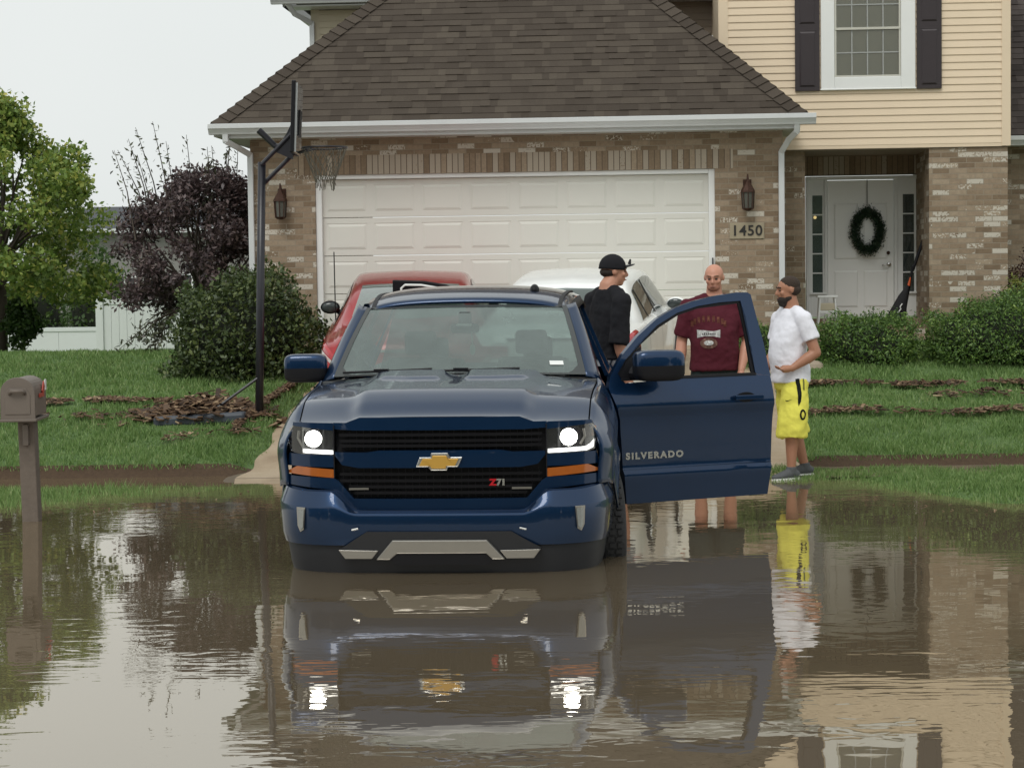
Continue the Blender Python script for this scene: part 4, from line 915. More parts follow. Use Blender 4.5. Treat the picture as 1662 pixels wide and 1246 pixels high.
# image-left mirror (truck's own right side)
def mirror_head(parent, loc, rz, sx=.155, sy=.09, szz=.105):
    h = MB(); h.grid(lambda u, v: 0, 1, 1) if False else None
    V = []; nu, nv = 28, 14
    for j in range(nv+1):
        ph = -math.pi/2+math.pi*j/nv
        for i in range(nu):
            th = 2*math.pi*i/nu; e = .42
            f = lambda c: math.copysign(abs(c)**e, c)
            V.append((sx*f(math.cos(ph))*f(math.cos(th)), sy*f(math.cos(ph))*f(math.sin(th)), szz*f(math.sin(ph))))
    fs = [(j*nu+i, j*nu+(i+1) % nu, (j+1)*nu+(i+1) % nu, (j+1)*nu+i) for j in range(nv) for i in range(nu)]
    me_ = [0 if V[f_[0]][2]+V[f_[2]][2] < .0 else 1 for f_ in fs]
    h.v = V; h.f = fs; h.mi = me_
    o_ = h.build('side_mirror', [K['black'], K['blue']], parent, smooth=True); o_.location = loc; o_.rotation_euler = (0, 0, rz)
    g_ = MB(); g_.box(-sx*.85, sx*.85, sy*.96, sy*1.0, -szz*.8, szz*.8); g_.build('mirror_glass', K['glass_dark'], o_)
    return o_
mh = mirror_head(truck, (-1.085, 1.68, 1.185), R(5), .15, .09, .10)
o = MB(); o.tube([(.10, .02, -.07), (.22, .05, -.10)], [.035, .03], 8); o.build('mirror_arm', K['black'], mh)
# open front door
da = R(63); ddv = Vector((math.sin(da), math.cos(da), 0)); dnv = Vector((math.cos(da), -math.sin(da), 0)); DH = Vector((1.055, 1.75, 0))
def oz(z): return cr_interp([(.18, -.035), (.30, -.012), (.435, .012), (.45, -.004), (.55, .000), (.72, .010), (.84, .030), (.865, .045), (.90, .046), (.98, .030), (1.08, .0), (1.70, -.14)], z)[0]
def dmap(off): return lambda a, b, d: DH+ddv*a+dnv*(oz(b)+off-d)+Vector((0, 0, b))
body = [(.10, .205), (1.235, .215), (1.25, .45), (1.255, .85), (1.245, 1.07), (1.10, 1.085), (.5, 1.075), (.08, 1.05), (.05, 1.065), (.03, 1.12), (-.03, 1.10), (-.055, 1.02), (-.02, .93), (.03, .80), (.05, .6), (.06, .45)]
frame = [(-.03, 1.10), (.03, 1.12), (.10, 1.21), (.22, 1.325), (.38, 1.445), (.55, 1.53), (.72, 1.575), (.90, 1.598), (1.075, 1.607), (1.10, 1.50), (1.118, 1.30), (1.128, 1.083), (1.248, 1.07), (1.225, 1.30), (1.19, 1.50), (1.165, 1.652), (1.14, 1.666), (1.05, 1.667), (.85, 1.642), (.68, 1.607), (.54, 1.565), (.38, 1.49), (.22, 1.375), (.08, 1.245)]
fdr = panel([body, frame], dmap(0), .045, 'open_door', K['blue'], truck, cuts_a=.15, cuts_b=.03, bevel=.004, smooth=True)
inr = [(.06, 1.075), (.12, 1.20), (.24, 1.315), (.40, 1.43), (.56, 1.512), (.72, 1.556), (.90, 1.58), (1.06, 1.588), (1.085, 1.40), (1.10, 1.10), (1.128, 1.075), (1.10, 1.62), (.90, 1.61), (.72, 1.585), (.55, 1.54), (.38, 1.455), (.22, 1.335), (.10, 1.22), (.03, 1.12)]
panel([inr], dmap(-.012), .02, 'window_seal', K['black'], fdr, cuts_a=0, bevel=0)
panel([[(.045, 1.07), (.10, 1.19), (.235, 1.30), (.235, 1.085)]], dmap(-.006), .03, 'mirror_sail', K['black'], fdr, cuts_a=0, bevel=0)
panel([[(.05, 1.068), (1.128, 1.078), (1.128, 1.096), (.05, 1.086)]], dmap(.008), .02, 'belt_strip', K['black'], fdr, cuts_a=0, bevel=0)
panel([[(.10, .25), (1.20, .25), (1.22, 1.04), (.03, 1.02)]], dmap(-.05), .05, 'inner_trim', K['interior'], fdr, cuts_a=0)
panel([[(.07, .447), (1.252, .452), (1.252, .456), (.07, .451)]], dmap(.006), .01, 'rocker_crease', K['blue'], fdr, cuts_a=0, bevel=0)
hmM = Matrix.Translation(DH) @ Matrix((( ddv.x, 0, -dnv.x, 0), (ddv.y, 0, -dnv.y, 0), (0, 1, 0, 0), (0, 0, 0, 1))) 
def DT(a, off, z): # text frame on the door skin: text x -> door length, text y -> up, text z -> outward
    M_ = Matrix((ddv, Vector((0, 0, 1)), dnv)).transposed().to_4x4(); M_.translation = DH+ddv*a+dnv*off+Vector((0, 0, z)); return M_
text('SILVERADO', .062, 'door_lettering', K['chrome'], fdr, DT(.305, .004, .541), .003, 1.12, .003, 1.34)
o = MB()
hc = DH+ddv*1.03+dnv*.075+Vector((0, 0, .925)); o.obox(hc, ddv*.115, dnv*.012, Vector((0, 0, .017)))
o.obox(hc-ddv*.10-dnv*.02, ddv*.012, dnv*.025, Vector((0, 0, .014))); o.obox(hc+ddv*.10-dnv*.02, ddv*.012, dnv*.025, Vector((0, 0, .014)))
o.build('handle', K['blue'], fdr, bevel=.006)
o = MB(); c_ = DH+ddv*1.02+dnv*.046+Vector((0, 0, .925)); V = [c_+ddv*(.075*math.cos(t))+Vector((0, 0, .036*math.sin(t))) for t in [2*math.pi*k/20 for k in range(20)]]
o.add(V, [tuple(range(20))]); o.build('handle_recess', K['black'], fdr)
mc = DH+ddv*.24+dnv*.20+Vector((0, 0, 1.178))
mh = mirror_head(fdr, mc, R(90)-da-R(14), .175, .10, .108); 
o = MB(); o.tube([DH+ddv*.14+dnv*.0+Vector((0, 0, 1.12)), DH+ddv*.2+dnv*.10+Vector((0, 0, 1.11)), mc+Vector((-.06, 0, -.05))], [.05, .045, .05], 10); o.build('mirror_arm', K['black'], fdr)

# ================================================================== SEDANS ON THE DRIVEWAY
SED = [(0, .70, .40, .80, .90, .58), (.06, .80, .32, .90, 1.00, .64), (.25, .875, .27, .965, 1.065, .69), (.75, .90, .24, .975, 1.10, .69), (1.30, .91, .22, .96, 1.345, .60), (1.7, .91, .22, .95, 1.425, .575),
       (2.35, .91, .22, .935, 1.455, .575), (2.95, .91, .22, .92, 1.38, .60), (3.5, .90, .22, .90, 1.06, .68), (4.05, .88, .24, .82, .91, .70), (4.4, .78, .28, .70, .77, .62), (4.5, .60, .34, .56, .62, .50)]
def sedS(y, t, sg, sc=(1, 1, 1)):
    w, zb, zl, zt, wt = cr_interp(SED, y)
    x, z = cr_interp([(0, 0, zb), (.12, w*.9, zb), (.22, w*.985, zb+.12), (.38, w, zb+(zl-zb)*.62), (.49, w*.975, zl-.015), (.53, w*.93, zl+.012), (.73, wt+.055, zt-.065), (.80, wt-.04, zt-.012), (1, 0, zt+.012)], t)
    return Vector((sg*x*sc[0], y*sc[1], z*sc[2]))
def sedan(loc, rz, pitch_, paint_, label, glass, sc=(1, 1, 1)):
    o = empty('sedan', loc, rz, label, 'car', 'sedans parked nose-in on the driveway'); o.rotation_euler = (pitch_, 0, rz)
    S = lambda y, t, sg: sedS(y, t, sg, sc)
    def patch(mb, y0, y1, t0, t1, sg, off, ny=14, nt=6, yf=None):
        def f(u, v):
            y = (y0+(y1-y0)*u) if yf is None else yf(u, v); t = t0+(t1-t0)*v; e = 1e-3
            p = S(y, t, sg); a = S(y+e, t, sg)-S(y-e, t, sg); b = S(y, min(1, t+e), sg)-S(y, t-e, sg); n_ = a.cross(b)*sg
            if n_.length < 1e-12: n_ = Vector((0, 0, 1e-3))
            return p+n_.normalized()*off
        mb.grid(f, ny, nt)
    b = MB(); ys_ = [0, .03, .06, .12, .2, .3]+[.4+.1*k for k in range(41)]+[4.46, 4.5]; ts = [k/40 for k in range(41)]
    V = [S(y, t, -1) for y in ys_ for t in ts]+[S(y, t, 1) for y in ys_ for t in ts]; n_ = len(ts); N = len(ys_)*n_
    F = [(h*N+j*n_+i, h*N+j*n_+i+1, h*N+(j+1)*n_+i+1, h*N+(j+1)*n_+i) for h in (0, 1) for j in range(len(ys_)-1) for i in range(n_-1)]
    b.add(V, F); b.add([S(0, t, -1) for t in ts]+[S(0, t, 1) for t in reversed(ts)], [tuple(range(2*n_))])
    b.add([S(4.5, t, -1) for t in ts]+[S(4.5, t, 1) for t in reversed(ts)], [tuple(range(2*n_))])
    b.build('body', paint_, o, smooth=True)
    g_ = MB(); 
    for sg in (-1, 1): patch(g_, .80, 1.46, .81, 1.0, sg, .006, 14, 8, yf=lambda u, v: .82+.10*(1-v)*(1-u)+(.76 if glass else .42)*u)
    g_.build('rear_window', K['pale_glass'] if glass else K['carglass'], o, smooth=True)
    for sg in (-1, 1):
        g_ = MB(); patch(g_, 1.05, 3.25, .555, .715, sg, .006, 24, 6, yf=lambda u, v: (1.02+.34*v**.7)*(1-u)+(3.42-.62*v)*u)
        sw = g_.build('side_window', K['carglass'], o, smooth=True)
        for ya_, yb_ in ((2.02, 2.08), (1.42, 1.47)): g_ = MB(); patch(g_, ya_, yb_, .55, .71, sg, .009, 2, 6); g_.build('window_post', K['black'], sw)
        g_ = MB(); patch(g_, -.0, .34, .40, .515, sg, .012, 10, 6)
        g_.obox((sg*.56*sc[0], -.002, .80*sc[2]), (.17, 0, 0), (0, .015, 0), (0, 0, .062))
        tl = g_.build('tail_light', K['redlens'], o, smooth=False)
        g_ = MB(); patch(g_, .0, .30, .455, .475, sg, .018, 8, 2); g_.build('reverse_lens', K['clearlens'], tl)
        for y_ in (1.15, 2.15):
            g_ = MB(); c = S(y_+.2, .47, sg); g_.obox(c+Vector((sg*.022, 0, -.04)), (.008, 0, 0), (0, .085, 0), (0, 0, .013)); g_.obox(c+Vector((sg*.008, .07, -.04)), (.016, 0, 0), (0, .012, 0), (0, 0, .012)); g_.build('door_handle', paint_, o, bevel=.006)
        g_ = MB(); c = S(3.0, .54, sg)+Vector((sg*.12, -.05, .05)); g_.ell(c, (.11, .06, .075), nu=16); g_.tube([c, S(3.0, .53, sg)], .03, 8); mm = g_.build('side_mirror', paint_ if not glass else K['black'], o, smooth=True)
        g_ = MB(); g_.ell(c+Vector((0, -.035, 0)), (.095, .03, .06)); g_.build('mirror_glass', K['glass_dark'], mm, smooth=True)
        for y_ in (.95, 3.6):
            g_ = MB(); g_.tube([(sg*.72*sc[0], y_, .32), (sg*.915*sc[0], y_, .32)], [.33, .33], 30); wl = g_.build('wheel', K['rubber'], o, bevel=.02)
            g_ = MB(); g_.tube([(sg*.9*sc[0], y_, .32), (sg*.925*sc[0], y_, .32)], [.22, .20], 24); g_.build('rim', K['chrome'], wl)
        g_ = MB()
        for y_ in (1.0, 2.05, 3.1): patch(g_, y_, y_+.008, .2, .53, sg, .002, 1, 10)
        g_.build('door_gap', K['black'], o)
    g_ = MB(); g_.box(-.26, .26, -.012, .0, .60, .72); g_.build('number_plate_blank', K['white'], o)
    g_ = MB(); g_.obox((0, -.0, .93*sc[2]), (.4, 0, 0), (0, .012, 0), (0, 0, .012)); g_.build('trunk_trim', K['chrome'], o)
    return o
rc = sedan((-1.02, 19.5, .19), R(1.5), R(6.5), K['red'], 'red sedan with pale rear window parked left behind the pickup', True, (.99, 1, .985))
o = MB(); o.tube([(-.80, 1.5, 1.0), (-.80, 1.5, 1.75)], .006, 6); o.build('antenna', K['black'], rc)
o = MB(); o.prism([(-.18, 1.27), (-.18, 1.485), (.15, 1.47), (.38, 1.43), (.54, 1.36), (.56, 1.27)], 1.14, 1.18, 'y'); hf = o.build('open_door_frame', K['black'], rc, bevel=.012)  # bare frame standing in for the sedan's open door
o = MB(); o.tube([(-.09, 1.13, 1.27), (-.09, 1.13, 1.40), (-.05, 1.13, 1.435), (.12, 1.13, 1.43), (.36, 1.13, 1.385), (.50, 1.13, 1.32)], .012, 8); o.build('pale_trim', K['white'], hf)
wc = sedan((.36, 19.45, .29), R(-11), R(4.6), K['carwhite'], 'white sedan with tinted side windows parked right behind the pickup', False, (1.0, 1, .975))

# ================================================================== MAILBOX
K['mail'] = mat('taupe_mailbox', (.15, .122, .10), .55, var=.12, vs_=10); K['mailtop'] = K['mail']
mb_ = empty('mailbox', (-3.64, 14.9, 0), R(0), 'taupe arched mailbox on a square post standing in the water at far left', 'mailbox')
o = MB(); o.obox((-.02, 0, .20), (.062, 0, 0), (0, .062, 0), (-.012, 0, .56)); o.build('post', mat('weathered_post', (.14, .112, .09), .8, var=.25, vs_=25, bmp=.4), mb_, bevel=.008)
MR = Matrix.Rotation(R(-22), 4, 'Z')
def arch(sx, z0, zs, n=14): return [(-sx, z0), (sx, z0)]+[(sx*math.cos(math.pi*k/n), zs+sx*.86*math.sin(math.pi*k/n)) for k in range(n+1)]
o = MB(); o.prism(arch(.128, .77, .95), -.24, .27, 'y'); bx_ = o.build('box', K['mail'], mb_, bevel=.008); bx_.rotation_euler = (0, 0, R(3)); bx_.location = (-.055, 0, .035); bx_.scale = (.94, .95, 1)
o = MB(); o.prism(arch(.136, .755, .95), -.262, -.236, 'y'); o.prism([(-.10, .79), (.10, .79), (.10, .93), (.07, .985), (-.07, .985), (-.10, .93)], -.268, -.26, 'y'); fl = o.build('flap', K['mail'], bx_, bevel=.006)
o = MB(); o.tube([(-.06, -.268, .945), (-.045, -.30, .965), (.045, -.30, .965), (.06, -.268, .945)], .014, 8); o.build('pull', K['mail'], fl, smooth=True)
o = MB(); o.box(-.145, .145, -.27, .29, .735, .757); o.build('tray', K['mail'], bx_, bevel=.006)
o = MB(); o.obox((.137, .10, .965), (.004, 0, 0), (0, .022, -.022), (0, .035, .035)); o.obox((.137, .02, .92), (.005, 0, 0), (0, .09, -.0), (0, .0, .014)); o.build('flag', mat('red_flag', (.40, .06, .04), .4), bx_)
o = MB(); o.box(.131, .137, .17, .24, .95, 1.03); o.build('sticker', K['white'], bx_)
o = MB(); o.obox((-.03, -.075, .66), (.022, 0, 0), (0, .015, 0), (0, 0, .08)); o.build('bracket', K['mail'], mb_, bevel=.006)

# ================================================================== BASKETBALL HOOP
bh = empty('basketball_hoop', (-2.58, 20.0, .37), 0, 'black portable basketball hoop seen edge-on left of the driveway', 'basketball hoop')
B0 = Vector((-2.58, 20.0, .37)); L_ = lambda x, y, z: (x-B0.x, y-B0.y, z-B0.z)
o = MB(); o.tube([L_(-2.58, 20, .2), L_(-2.545, 20, 1.4), L_(-2.497, 20, 3.0)], [.042, .041, .040], 14); o.build('pole', K['blackmetal'], bh, smooth=True)
o = MB(); o.obox(L_(-2.15, 20.02, 3.43), (.020, .0, 0), (-.010, .36, 0), (.016, 0, .355)); bb = o.build('backboard', K['black'], bh, bevel=.01)
o = MB(); o.obox(L_(-2.122, 20.03, 3.42), (.010, .0, 0), (-.010, .34, 0), (.016, 0, .34)); o.build('board_face', mat('milky_acrylic', (.42, .44, .44), .2, coat=1), bb)
o = MB(); o.obox(L_(-2.106, 20.02, 3.38), (.006, 0, 0), (-.005, .15, 0), (.01, 0, .13)); o.build('target_mark', K['black'], bb)
o = MB(); o.obox(L_(-2.33, 19.99, 3.16), (.16, 0, .10), (0, .03, 0), (-.02, 0, .035)) if False else None
o.tube([L_(-2.50, 19.97, 2.97), L_(-2.17, 19.97, 3.30)], .022, 8); o.build('upper_arm', K['blackmetal'], bh)
o = MB(); o.tube([L_(-2.49, 20.03, 2.78), L_(-2.16, 20.03, 3.10)], .022, 8); o.build('lower_arm', K['blackmetal'], bh)
o = MB(); o.tube([L_(-2.52, 20.0, 3.32), L_(-2.36, 20.0, 3.16), L_(-2.18, 20, 3.12)], [.034, .03, .03], 10); o.prism([(-2.36-B0.x, 3.10-B0.z), (-2.18-B0.x, 3.02-B0.z), (-2.17-B0.x, 3.42-B0.z), (-2.24-B0.x, 3.28-B0.z)], -.03, .03, 'y'); o.build('lift_bracket', K['blackmetal'], bh)
rc_ = Vector(L_(-1.86, 20.0, 3.135)); o = MB(); o.tube([rc_+Vector((.228*math.cos(t), .228*math.sin(t), .0)) for t in [2*math.pi*k/28 for k in range(29)]], .010, 6); o.tube([L_(-2.12, 20.05, 3.09), L_(-1.98, 20.1, 3.13)], .012, 6); o.tube([L_(-2.12, 19.95, 3.09), L_(-1.98, 19.88, 3.13)], .012, 6)
rim_ = o.build('rim', K['blackmetal'], bh, smooth=True)
o = MB(); nn = 14
for k in range(nn):
    for s_ in (1, -1):
        pts = []
        for j in range(5):
            t = 2*math.pi*(k+s_*j*.5)/nn; r_ = .225-.033*j; pts.append(rc_+Vector((r_*math.cos(t), r_*math.sin(t), -.085*j+random.uniform(-.012, .012))))
        if random.random() < .75: pts.append(pts[-1]+Vector((random.uniform(-.02, .02), 0, -random.uniform(.02, .09))))
        o.tube(pts, .0042, 4)
o.build('net', mat('weathered_net', (.12, .11, .085), .9), rim_)
o = MB(); o.tube([L_(-3.0, 19.9, .52), L_(-2.565, 19.98, .83)], .014, 8); o.build('brace', K['blackmetal'], bh)
o = MB(); o.obox(L_(-3.14, 19.93, .42), (.46, 0, .02), (0, .24, 0), (0, 0, .055)); o.build('base_tank', mat('slate_plastic', (.045, .055, .07), .5), bh, bevel=.03)


# ================================================================== PEOPLE
clouds = bpy.data.textures.new('cloth_folds', 'CLOUDS'); clouds.noise_scale = .13; clouds.noise_depth = 2
def skinmat(name, col):
    m_, nt, b = new_mat(name); co = objco(nt)
    c = mixc(nt, noise(nt, co, 9, 4, .6), tuple(x*.86 for x in col), tuple(min(1, x*1.1) for x in col)); nt.links.new(c, b.inputs['Base Color'])
    b.inputs['Roughness'].default_value = .5; b.inputs['Subsurface Weight'].default_value = .0; return m_
def remesh(o, vox, smooth=3, disp=0):
    q = o.modifiers.new('remesh', 'REMESH'); q.mode = 'VOXEL'; q.voxel_size = vox; q.use_smooth_shade = True
    if smooth: q = o.modifiers.new('smooth', 'SMOOTH'); q.iterations = smooth; q.factor = .5
    if disp: q = o.modifiers.new('folds', 'DISPLACE'); q.texture = clouds; q.strength = disp; q.mid_level = .5; q.texture_coords = 'LOCAL'
    return o
def sweep(mb, a, b_, ra, rb, n=5, el=None):
    a, b_ = Vector(a), Vector(b_)
    mb.tube([a.lerp(b_, k/n) for k in range(n+1)], [ra+(rb-ra)*k/n for k in range(n+1)], 12); mb.ell(a, ra, nu=12, nv=8); mb.ell(b_, rb, nu=12, nv=8)
def hand(mb, wr_, d, palm_n, side):
    """wrist, direction of the hand, palm normal; five fingers, relaxed curl"""
    wr_, d, pn = Vector(wr_), Vector(d).normalized(), Vector(palm_n).normalized(); pn = (pn-d*pn.dot(d)).normalized(); ac = d.cross(pn)*side
    c = wr_+d*.05
    mb.tube([wr_, wr_+d*.03, wr_+d*.09], [.026, .034, .036], 10); mb.obox(wr_+d*.062, d*.036, ac*.038, pn*.013)
    for k, (L, off) in enumerate(((.068, .030), (.078, .010), (.072, -.010), (.056, -.029))):
        b0 = wr_+d*.095+ac*off; spread = ac*(off*.25)
        p1 = b0+(d*.92+pn*.22+spread).normalized()*L*.42; p2 = p1+(d*.72+pn*.6+spread).normalized()*L*.33; p3 = p2+(d*.42+pn*.85).normalized()*L*.27
        mb.tube([b0-d*.02, b0, p1, p2, p3], [.0105, .0105, .0095, .009, .0075], 8)
    t0 = wr_+d*.03+ac*.030; t1 = t0+(ac*.75+d*.6+pn*.25).normalized()*.040; t2 = t1+(ac*.2+d*.95+pn*.3).normalized()*.032
    mb.tube([t0-ac*.01, t0, t1, t2], [.015, .014, .0115, .009], 8)
def person(loc, rz, S, label, skin, P):
    o_ = empty('person', loc, rz, label, 'person'); o_.scale = (S, S, S); wf = P.get('w', 1.0); bel = P.get('belly', 0)
    HR = Matrix.Rotation(P.get('head', 0), 4, 'Z') @ Matrix.Rotation(P.get('nod', 0), 4, 'X'); hc = Vector(P.get('hc', (0, -.01, 1.685)))
    def hp(x, y, z): return hc+(HR @ Vector((x, y, z)))
    hrot = (P.get('nod', 0), 0, P.get('head', 0))
    b = MB()
    b.tube([(0, 0, .86), (0, 0, .95), (0, -bel*.4, 1.08), (0, -bel*.3, 1.22), (0, 0, 1.36), (0, .01, 1.46), (0, .012, 1.53)],
           [(.165*wf, .115), (.165*wf, .12), (.155*wf, .11+bel*.5), (.165*wf, .115+bel*.4), (.185*wf, .118), (.15*wf, .09), (.07, .065)], 20)
    b.tube([(0, .012, 1.48), Vector((0, .01, 1.55)), hc+Vector((0, .012, -.06))], [.080, .070, .064], 14)
    for s_ in (-1, 1): b.tube([(s_*.03, .015, 1.53), (s_*.08, .015, 1.485), (s_*.15*wf, .012, 1.44)], [.04, .038, .045], 12)
    b.ell(hp(0, .008, .026), (.081, .100, .088), hrot, 20, 14); b.ell(hp(0, -.022, -.035), (.064, .074, .078), hrot, 16, 12); b.ell(hp(0, -.052, -.088), (.036, .034, .026), hrot)
    b.ell(hp(0, -.107, -.022), (.013, .020, .018), hrot, 10, 8); b.tube([hp(0, -.092, .02), hp(0, -.112, -.018)], [.008, .012], 8); b.tube([hp(-.045, -.078, .028), hp(0, -.092, .026), hp(.045, -.078, .028)], .011, 8)
    b.ell(hp(0, -.090, -.062), (.024, .013, .009), hrot, 10, 8)
    for s_ in (-1, 1):
        b.ell(hp(s_*.081, .01, -.005), (.011, .020, .028), hrot, 10, 8); b.ell(hp(s_*.042, -.068, -.02), (.024, .022, .022), hrot, 10, 8)
    for s_ in (-1, 1):
        sh, el, wr_, hd, pn = P['arm'][0 if s_ < 0 else 1]; sh = Vector(sh); b.ell(sh, .060, nu=14, nv=10); sweep(b, sh, el, .058, .048); sweep(b, el, Vector(el).lerp(Vector(wr_), .35), .048, .051, 2); sweep(b, Vector(el).lerp(Vector(wr_), .35), wr_, .051, .030, 3)
        hand(b, wr_, hd, pn, s_)
        hip, kn, an = P['leg'][0 if s_ < 0 else 1]; sweep(b, hip, kn, .088, .058); sweep(b, kn, Vector(kn).lerp(Vector(an), .35), .056, .060, 3); sweep(b, Vector(kn).lerp(Vector(an), .35), an, .060, .038, 4)
    remesh(b.build('body', skin, o_, smooth=True, fix=False), .0085, 2)
    # eyes and brows
    for s_ in (-1, 1):
        e = MB(); e.ell(hp(s_*.031, -.084, .004), (.013, .008, .007), hrot, 10, 8); e.build('eye', P.get('eyem', K['eye']), o_, smooth=True)
        if P.get('brow') is not None:
            e = MB(); e.tube([hp(s_*.014, -.098, .030), hp(s_*.034, -.094, .036), hp(s_*.052, -.078, .030)], .0055, 6); e.build('eyebrow', P['brow'], o_)
    e = MB(); e.tube([hp(-.022, -.101, -.062), hp(0, -.106, -.060), hp(.022, -.101, -.062)], .0035, 6); e.build('mouth', K['lip'], o_)
    # shirt
    s = MB(); hm_ = P.get('hem', .86); g_ = P.get('loose', .022)
    s.tube([(0, P.get('hy', 0), hm_), (0, 0, .96), (0, -bel*.45, 1.08), (0, -bel*.35, 1.22), (0, 0, 1.36), (0, .01, 1.46), (0, .012, 1.515)],
           [(.175*wf+g_, .13+g_+bel*.2), (.170*wf+g_, .122+g_+bel*.35), (.162*wf+g_, .112+g_+bel*.5), (.168*wf+g_, .118+g_+bel*.4), (.186*wf+g_*.6, .122+g_*.5), (.16*wf, .10), (.085, .078)], 26)
    for s_ in (-1, 1):
        sh, el = [Vector(q_) for q_ in P['arm'][0 if s_ < 0 else 1][:2]]; s.ell(sh, .081, nu=14, nv=10); s.tube([Vector((s_*.055, .012, 1.50)), Vector((s_*.12, .012, 1.475)), sh+Vector((0, 0, .0))], [.055, .066, .074], 12)
        L = P.get('sleeve', .72); s.tube([sh, sh.lerp(el, L*.5), sh.lerp(el, L)], [.078, .078, .080], 14)
    shirt = remesh(s.build('shirt', P['shirt'], o_, smooth=True, fix=False), .011, 3, P.get('fold', .034))
    # shorts
    t = MB(); wt = P.get('waist', .97); sl_ = P.get('short', .5); kb = P.get('bag', .10)
    t.tube([(0, 0, wt), (0, 0, .90), (0, 0, .80)], [(.172*wf, .128), (.185*wf, .135), (.17*wf, .125)], 22)
    for s_ in (-1, 1):
        hip, kn, an = [Vector(q_) for q_ in P['leg'][0 if s_ < 0 else 1]]
        pts = [hip, hip.lerp(kn, .5), kn]; 
        zz = sl_; 
        if zz > kn.z: e_ = hip.lerp(kn, (hip.z-zz)/(hip.z-kn.z)); pts = [hip, hip.lerp(e_, .5), e_]
        else: e_ = kn.lerp(an, (kn.z-zz)/(kn.z-an.z)); pts = [hip, hip.lerp(kn, .5), kn, e_]
        t.tube(pts, [.105]+[kb+.004*i for i in range(len(pts)-1)], 16)
    shorts = remesh(t.build('shorts', P['shorts'], o_, smooth=True, fix=False), .012, 3, P.get('fold2', .03))
    for s_ in (-1, 1):
        an = Vector(P['leg'][0 if s_ < 0 else 1][2]); fy = Vector(P.get('foot', ((0, -1), (0, -1)))[0 if s_ < 0 else 1]).to_3d(); fy = Vector((fy.x, fy.y, 0)).normalized(); fx = Vector((-fy.y, fy.x, 0)); b0 = Vector((an.x, an.y, an.z-.09))
        f = MB(); f.tube([b0-fy*.075+Vector((0, 0, .035)), b0-fy*.04+Vector((0, 0, .05)), b0+fy*.04+Vector((0, 0, .05)), b0+fy*.12+Vector((0, 0, .034)), b0+fy*.185+Vector((0, 0, .026)), b0+fy*.205+Vector((0, 0, .022))], [(.030, .032), (.038, .046), (.043, .046), (.045, .032), (.036, .022), (.015, .014)], 14)
        f.tube([b0+Vector((0, 0, .05)), b0+Vector((0, 0, .115))], [.045, .046], 12)
        sh_o = remesh(f.build('shoe', P['shoe'], o_, smooth=True, fix=False), .007, 2)
        f = MB(); f.add([tuple(b0-fy*.085*0+fy*q_[0]+fx*q_[1]+Vector((0, 0, zz))) for zz in (.0, .016) for q_ in ((-.08, -.02), (-.06, -.036), (.06, -.042), (.15, -.044), (.20, -.02), (.20, .02), (.15, .044), (.06, .042), (-.06, .036), (-.08, .02))],
                        [tuple(range(9, -1, -1)), tuple(range(10, 20))]+[(i, (i+1) % 10, 10+(i+1) % 10, 10+i) for i in range(10)]); f.build('sole', P.get('solem', K['black']), sh_o)
    return o_, hp, hrot, shirt, shorts
K['eye'] = mat('dark_eye', (.03, .02, .015), .3); K['lip'] = mat('lip', (.25, .09, .07), .5)
K['hair'] = mat('dark_brown_hair', (.022, .015, .011), .8, var=.4, vs_=60, bmp=.6, bs_=120)
def cloth(name, col, b_=.35): return mat(name, col, .85, var=.08, vs_=18, bmp=b_, bs_=35, spec=.25)
def wrap(o, target, off=.004):
    q = o.modifiers.new('wrap', 'SHRINKWRAP'); q.target = target; q.wrap_method = 'PROJECT'; q.use_project_y = True; q.use_negative_direction = False; q.use_positive_direction = True; q.offset = off; q.wrap_mode = 'OUTSIDE_SURFACE'; return o
GP = .012
# --- bald man in maroon shirt
o_, hp, hrot, shirt, shorts = person((1.87, 18.15, .0), R(-4), 1.055, 'bald man in a maroon T-shirt standing behind the open truck door', skinmat('ruddy_skin', (.56, .27, .185)), dict(
    w=1.16, belly=.05, head=R(-10), nod=R(12), brow=mat('pale_brow', (.25, .14, .09), .8), shirt=cloth('maroon_cotton', (.085, .012, .022)), shorts=cloth('dark_green_cloth', (.02, .03, .03)), shoe=cloth('grey_canvas', (.12, .12, .12)), short=.50, hem=.88, waist=.96, sleeve=.85, bag=.12,
    arm=(((-.225, .01, 1.43), (-.285, .03, 1.13), (-.305, -.05, .87), (.0, -.1, -1), (.8, 0, 0)), ((.225, .01, 1.43), (.285, .02, 1.13), (.225, -.10, .88), (-.12, -.15, -1), (-.8, .0, 0))),
    leg=(((-.10, 0, .90), (-.125, -.02, .49), (-.13, .01, .09)), ((.10, 0, .90), (.125, -.02, .49), (.13, .01, .09)))))
def chest_panel(name, poly, mt, parent, tgt):
    ob = panel([poly], lambda a, b, d: Vector((a, -.32+d, b)), .003, name, mt, parent, cuts_a=.02, cuts_b=.02, bevel=0)
    q = ob.modifiers.new('wrap', 'SHRINKWRAP'); q.target = tgt; q.wrap_method = 'PROJECT'; q.use_project_y = True; q.use_positive_direction = True; q.offset = .004; return ob
brn = mat('brown_print', (.20, .065, .04), .8); cx_ = -.055
for k in range(9):
    a = R(155-k*16.3); x_ = cx_+.155*math.cos(a); z_ = 1.225+.075*math.sin(a)+.03
    w_ = .0115; h_ = .026
    chest_panel('shirt_letter', [(x_-w_, z_-h_), (x_-w_*.2, z_-h_), (x_-w_*.2, z_-.004), (x_+w_*.3, z_-.004), (x_+w_*.3, z_-h_), (x_+w_, z_-h_), (x_+w_, z_+h_), (x_-w_, z_+h_)], brn, shirt, shirt)
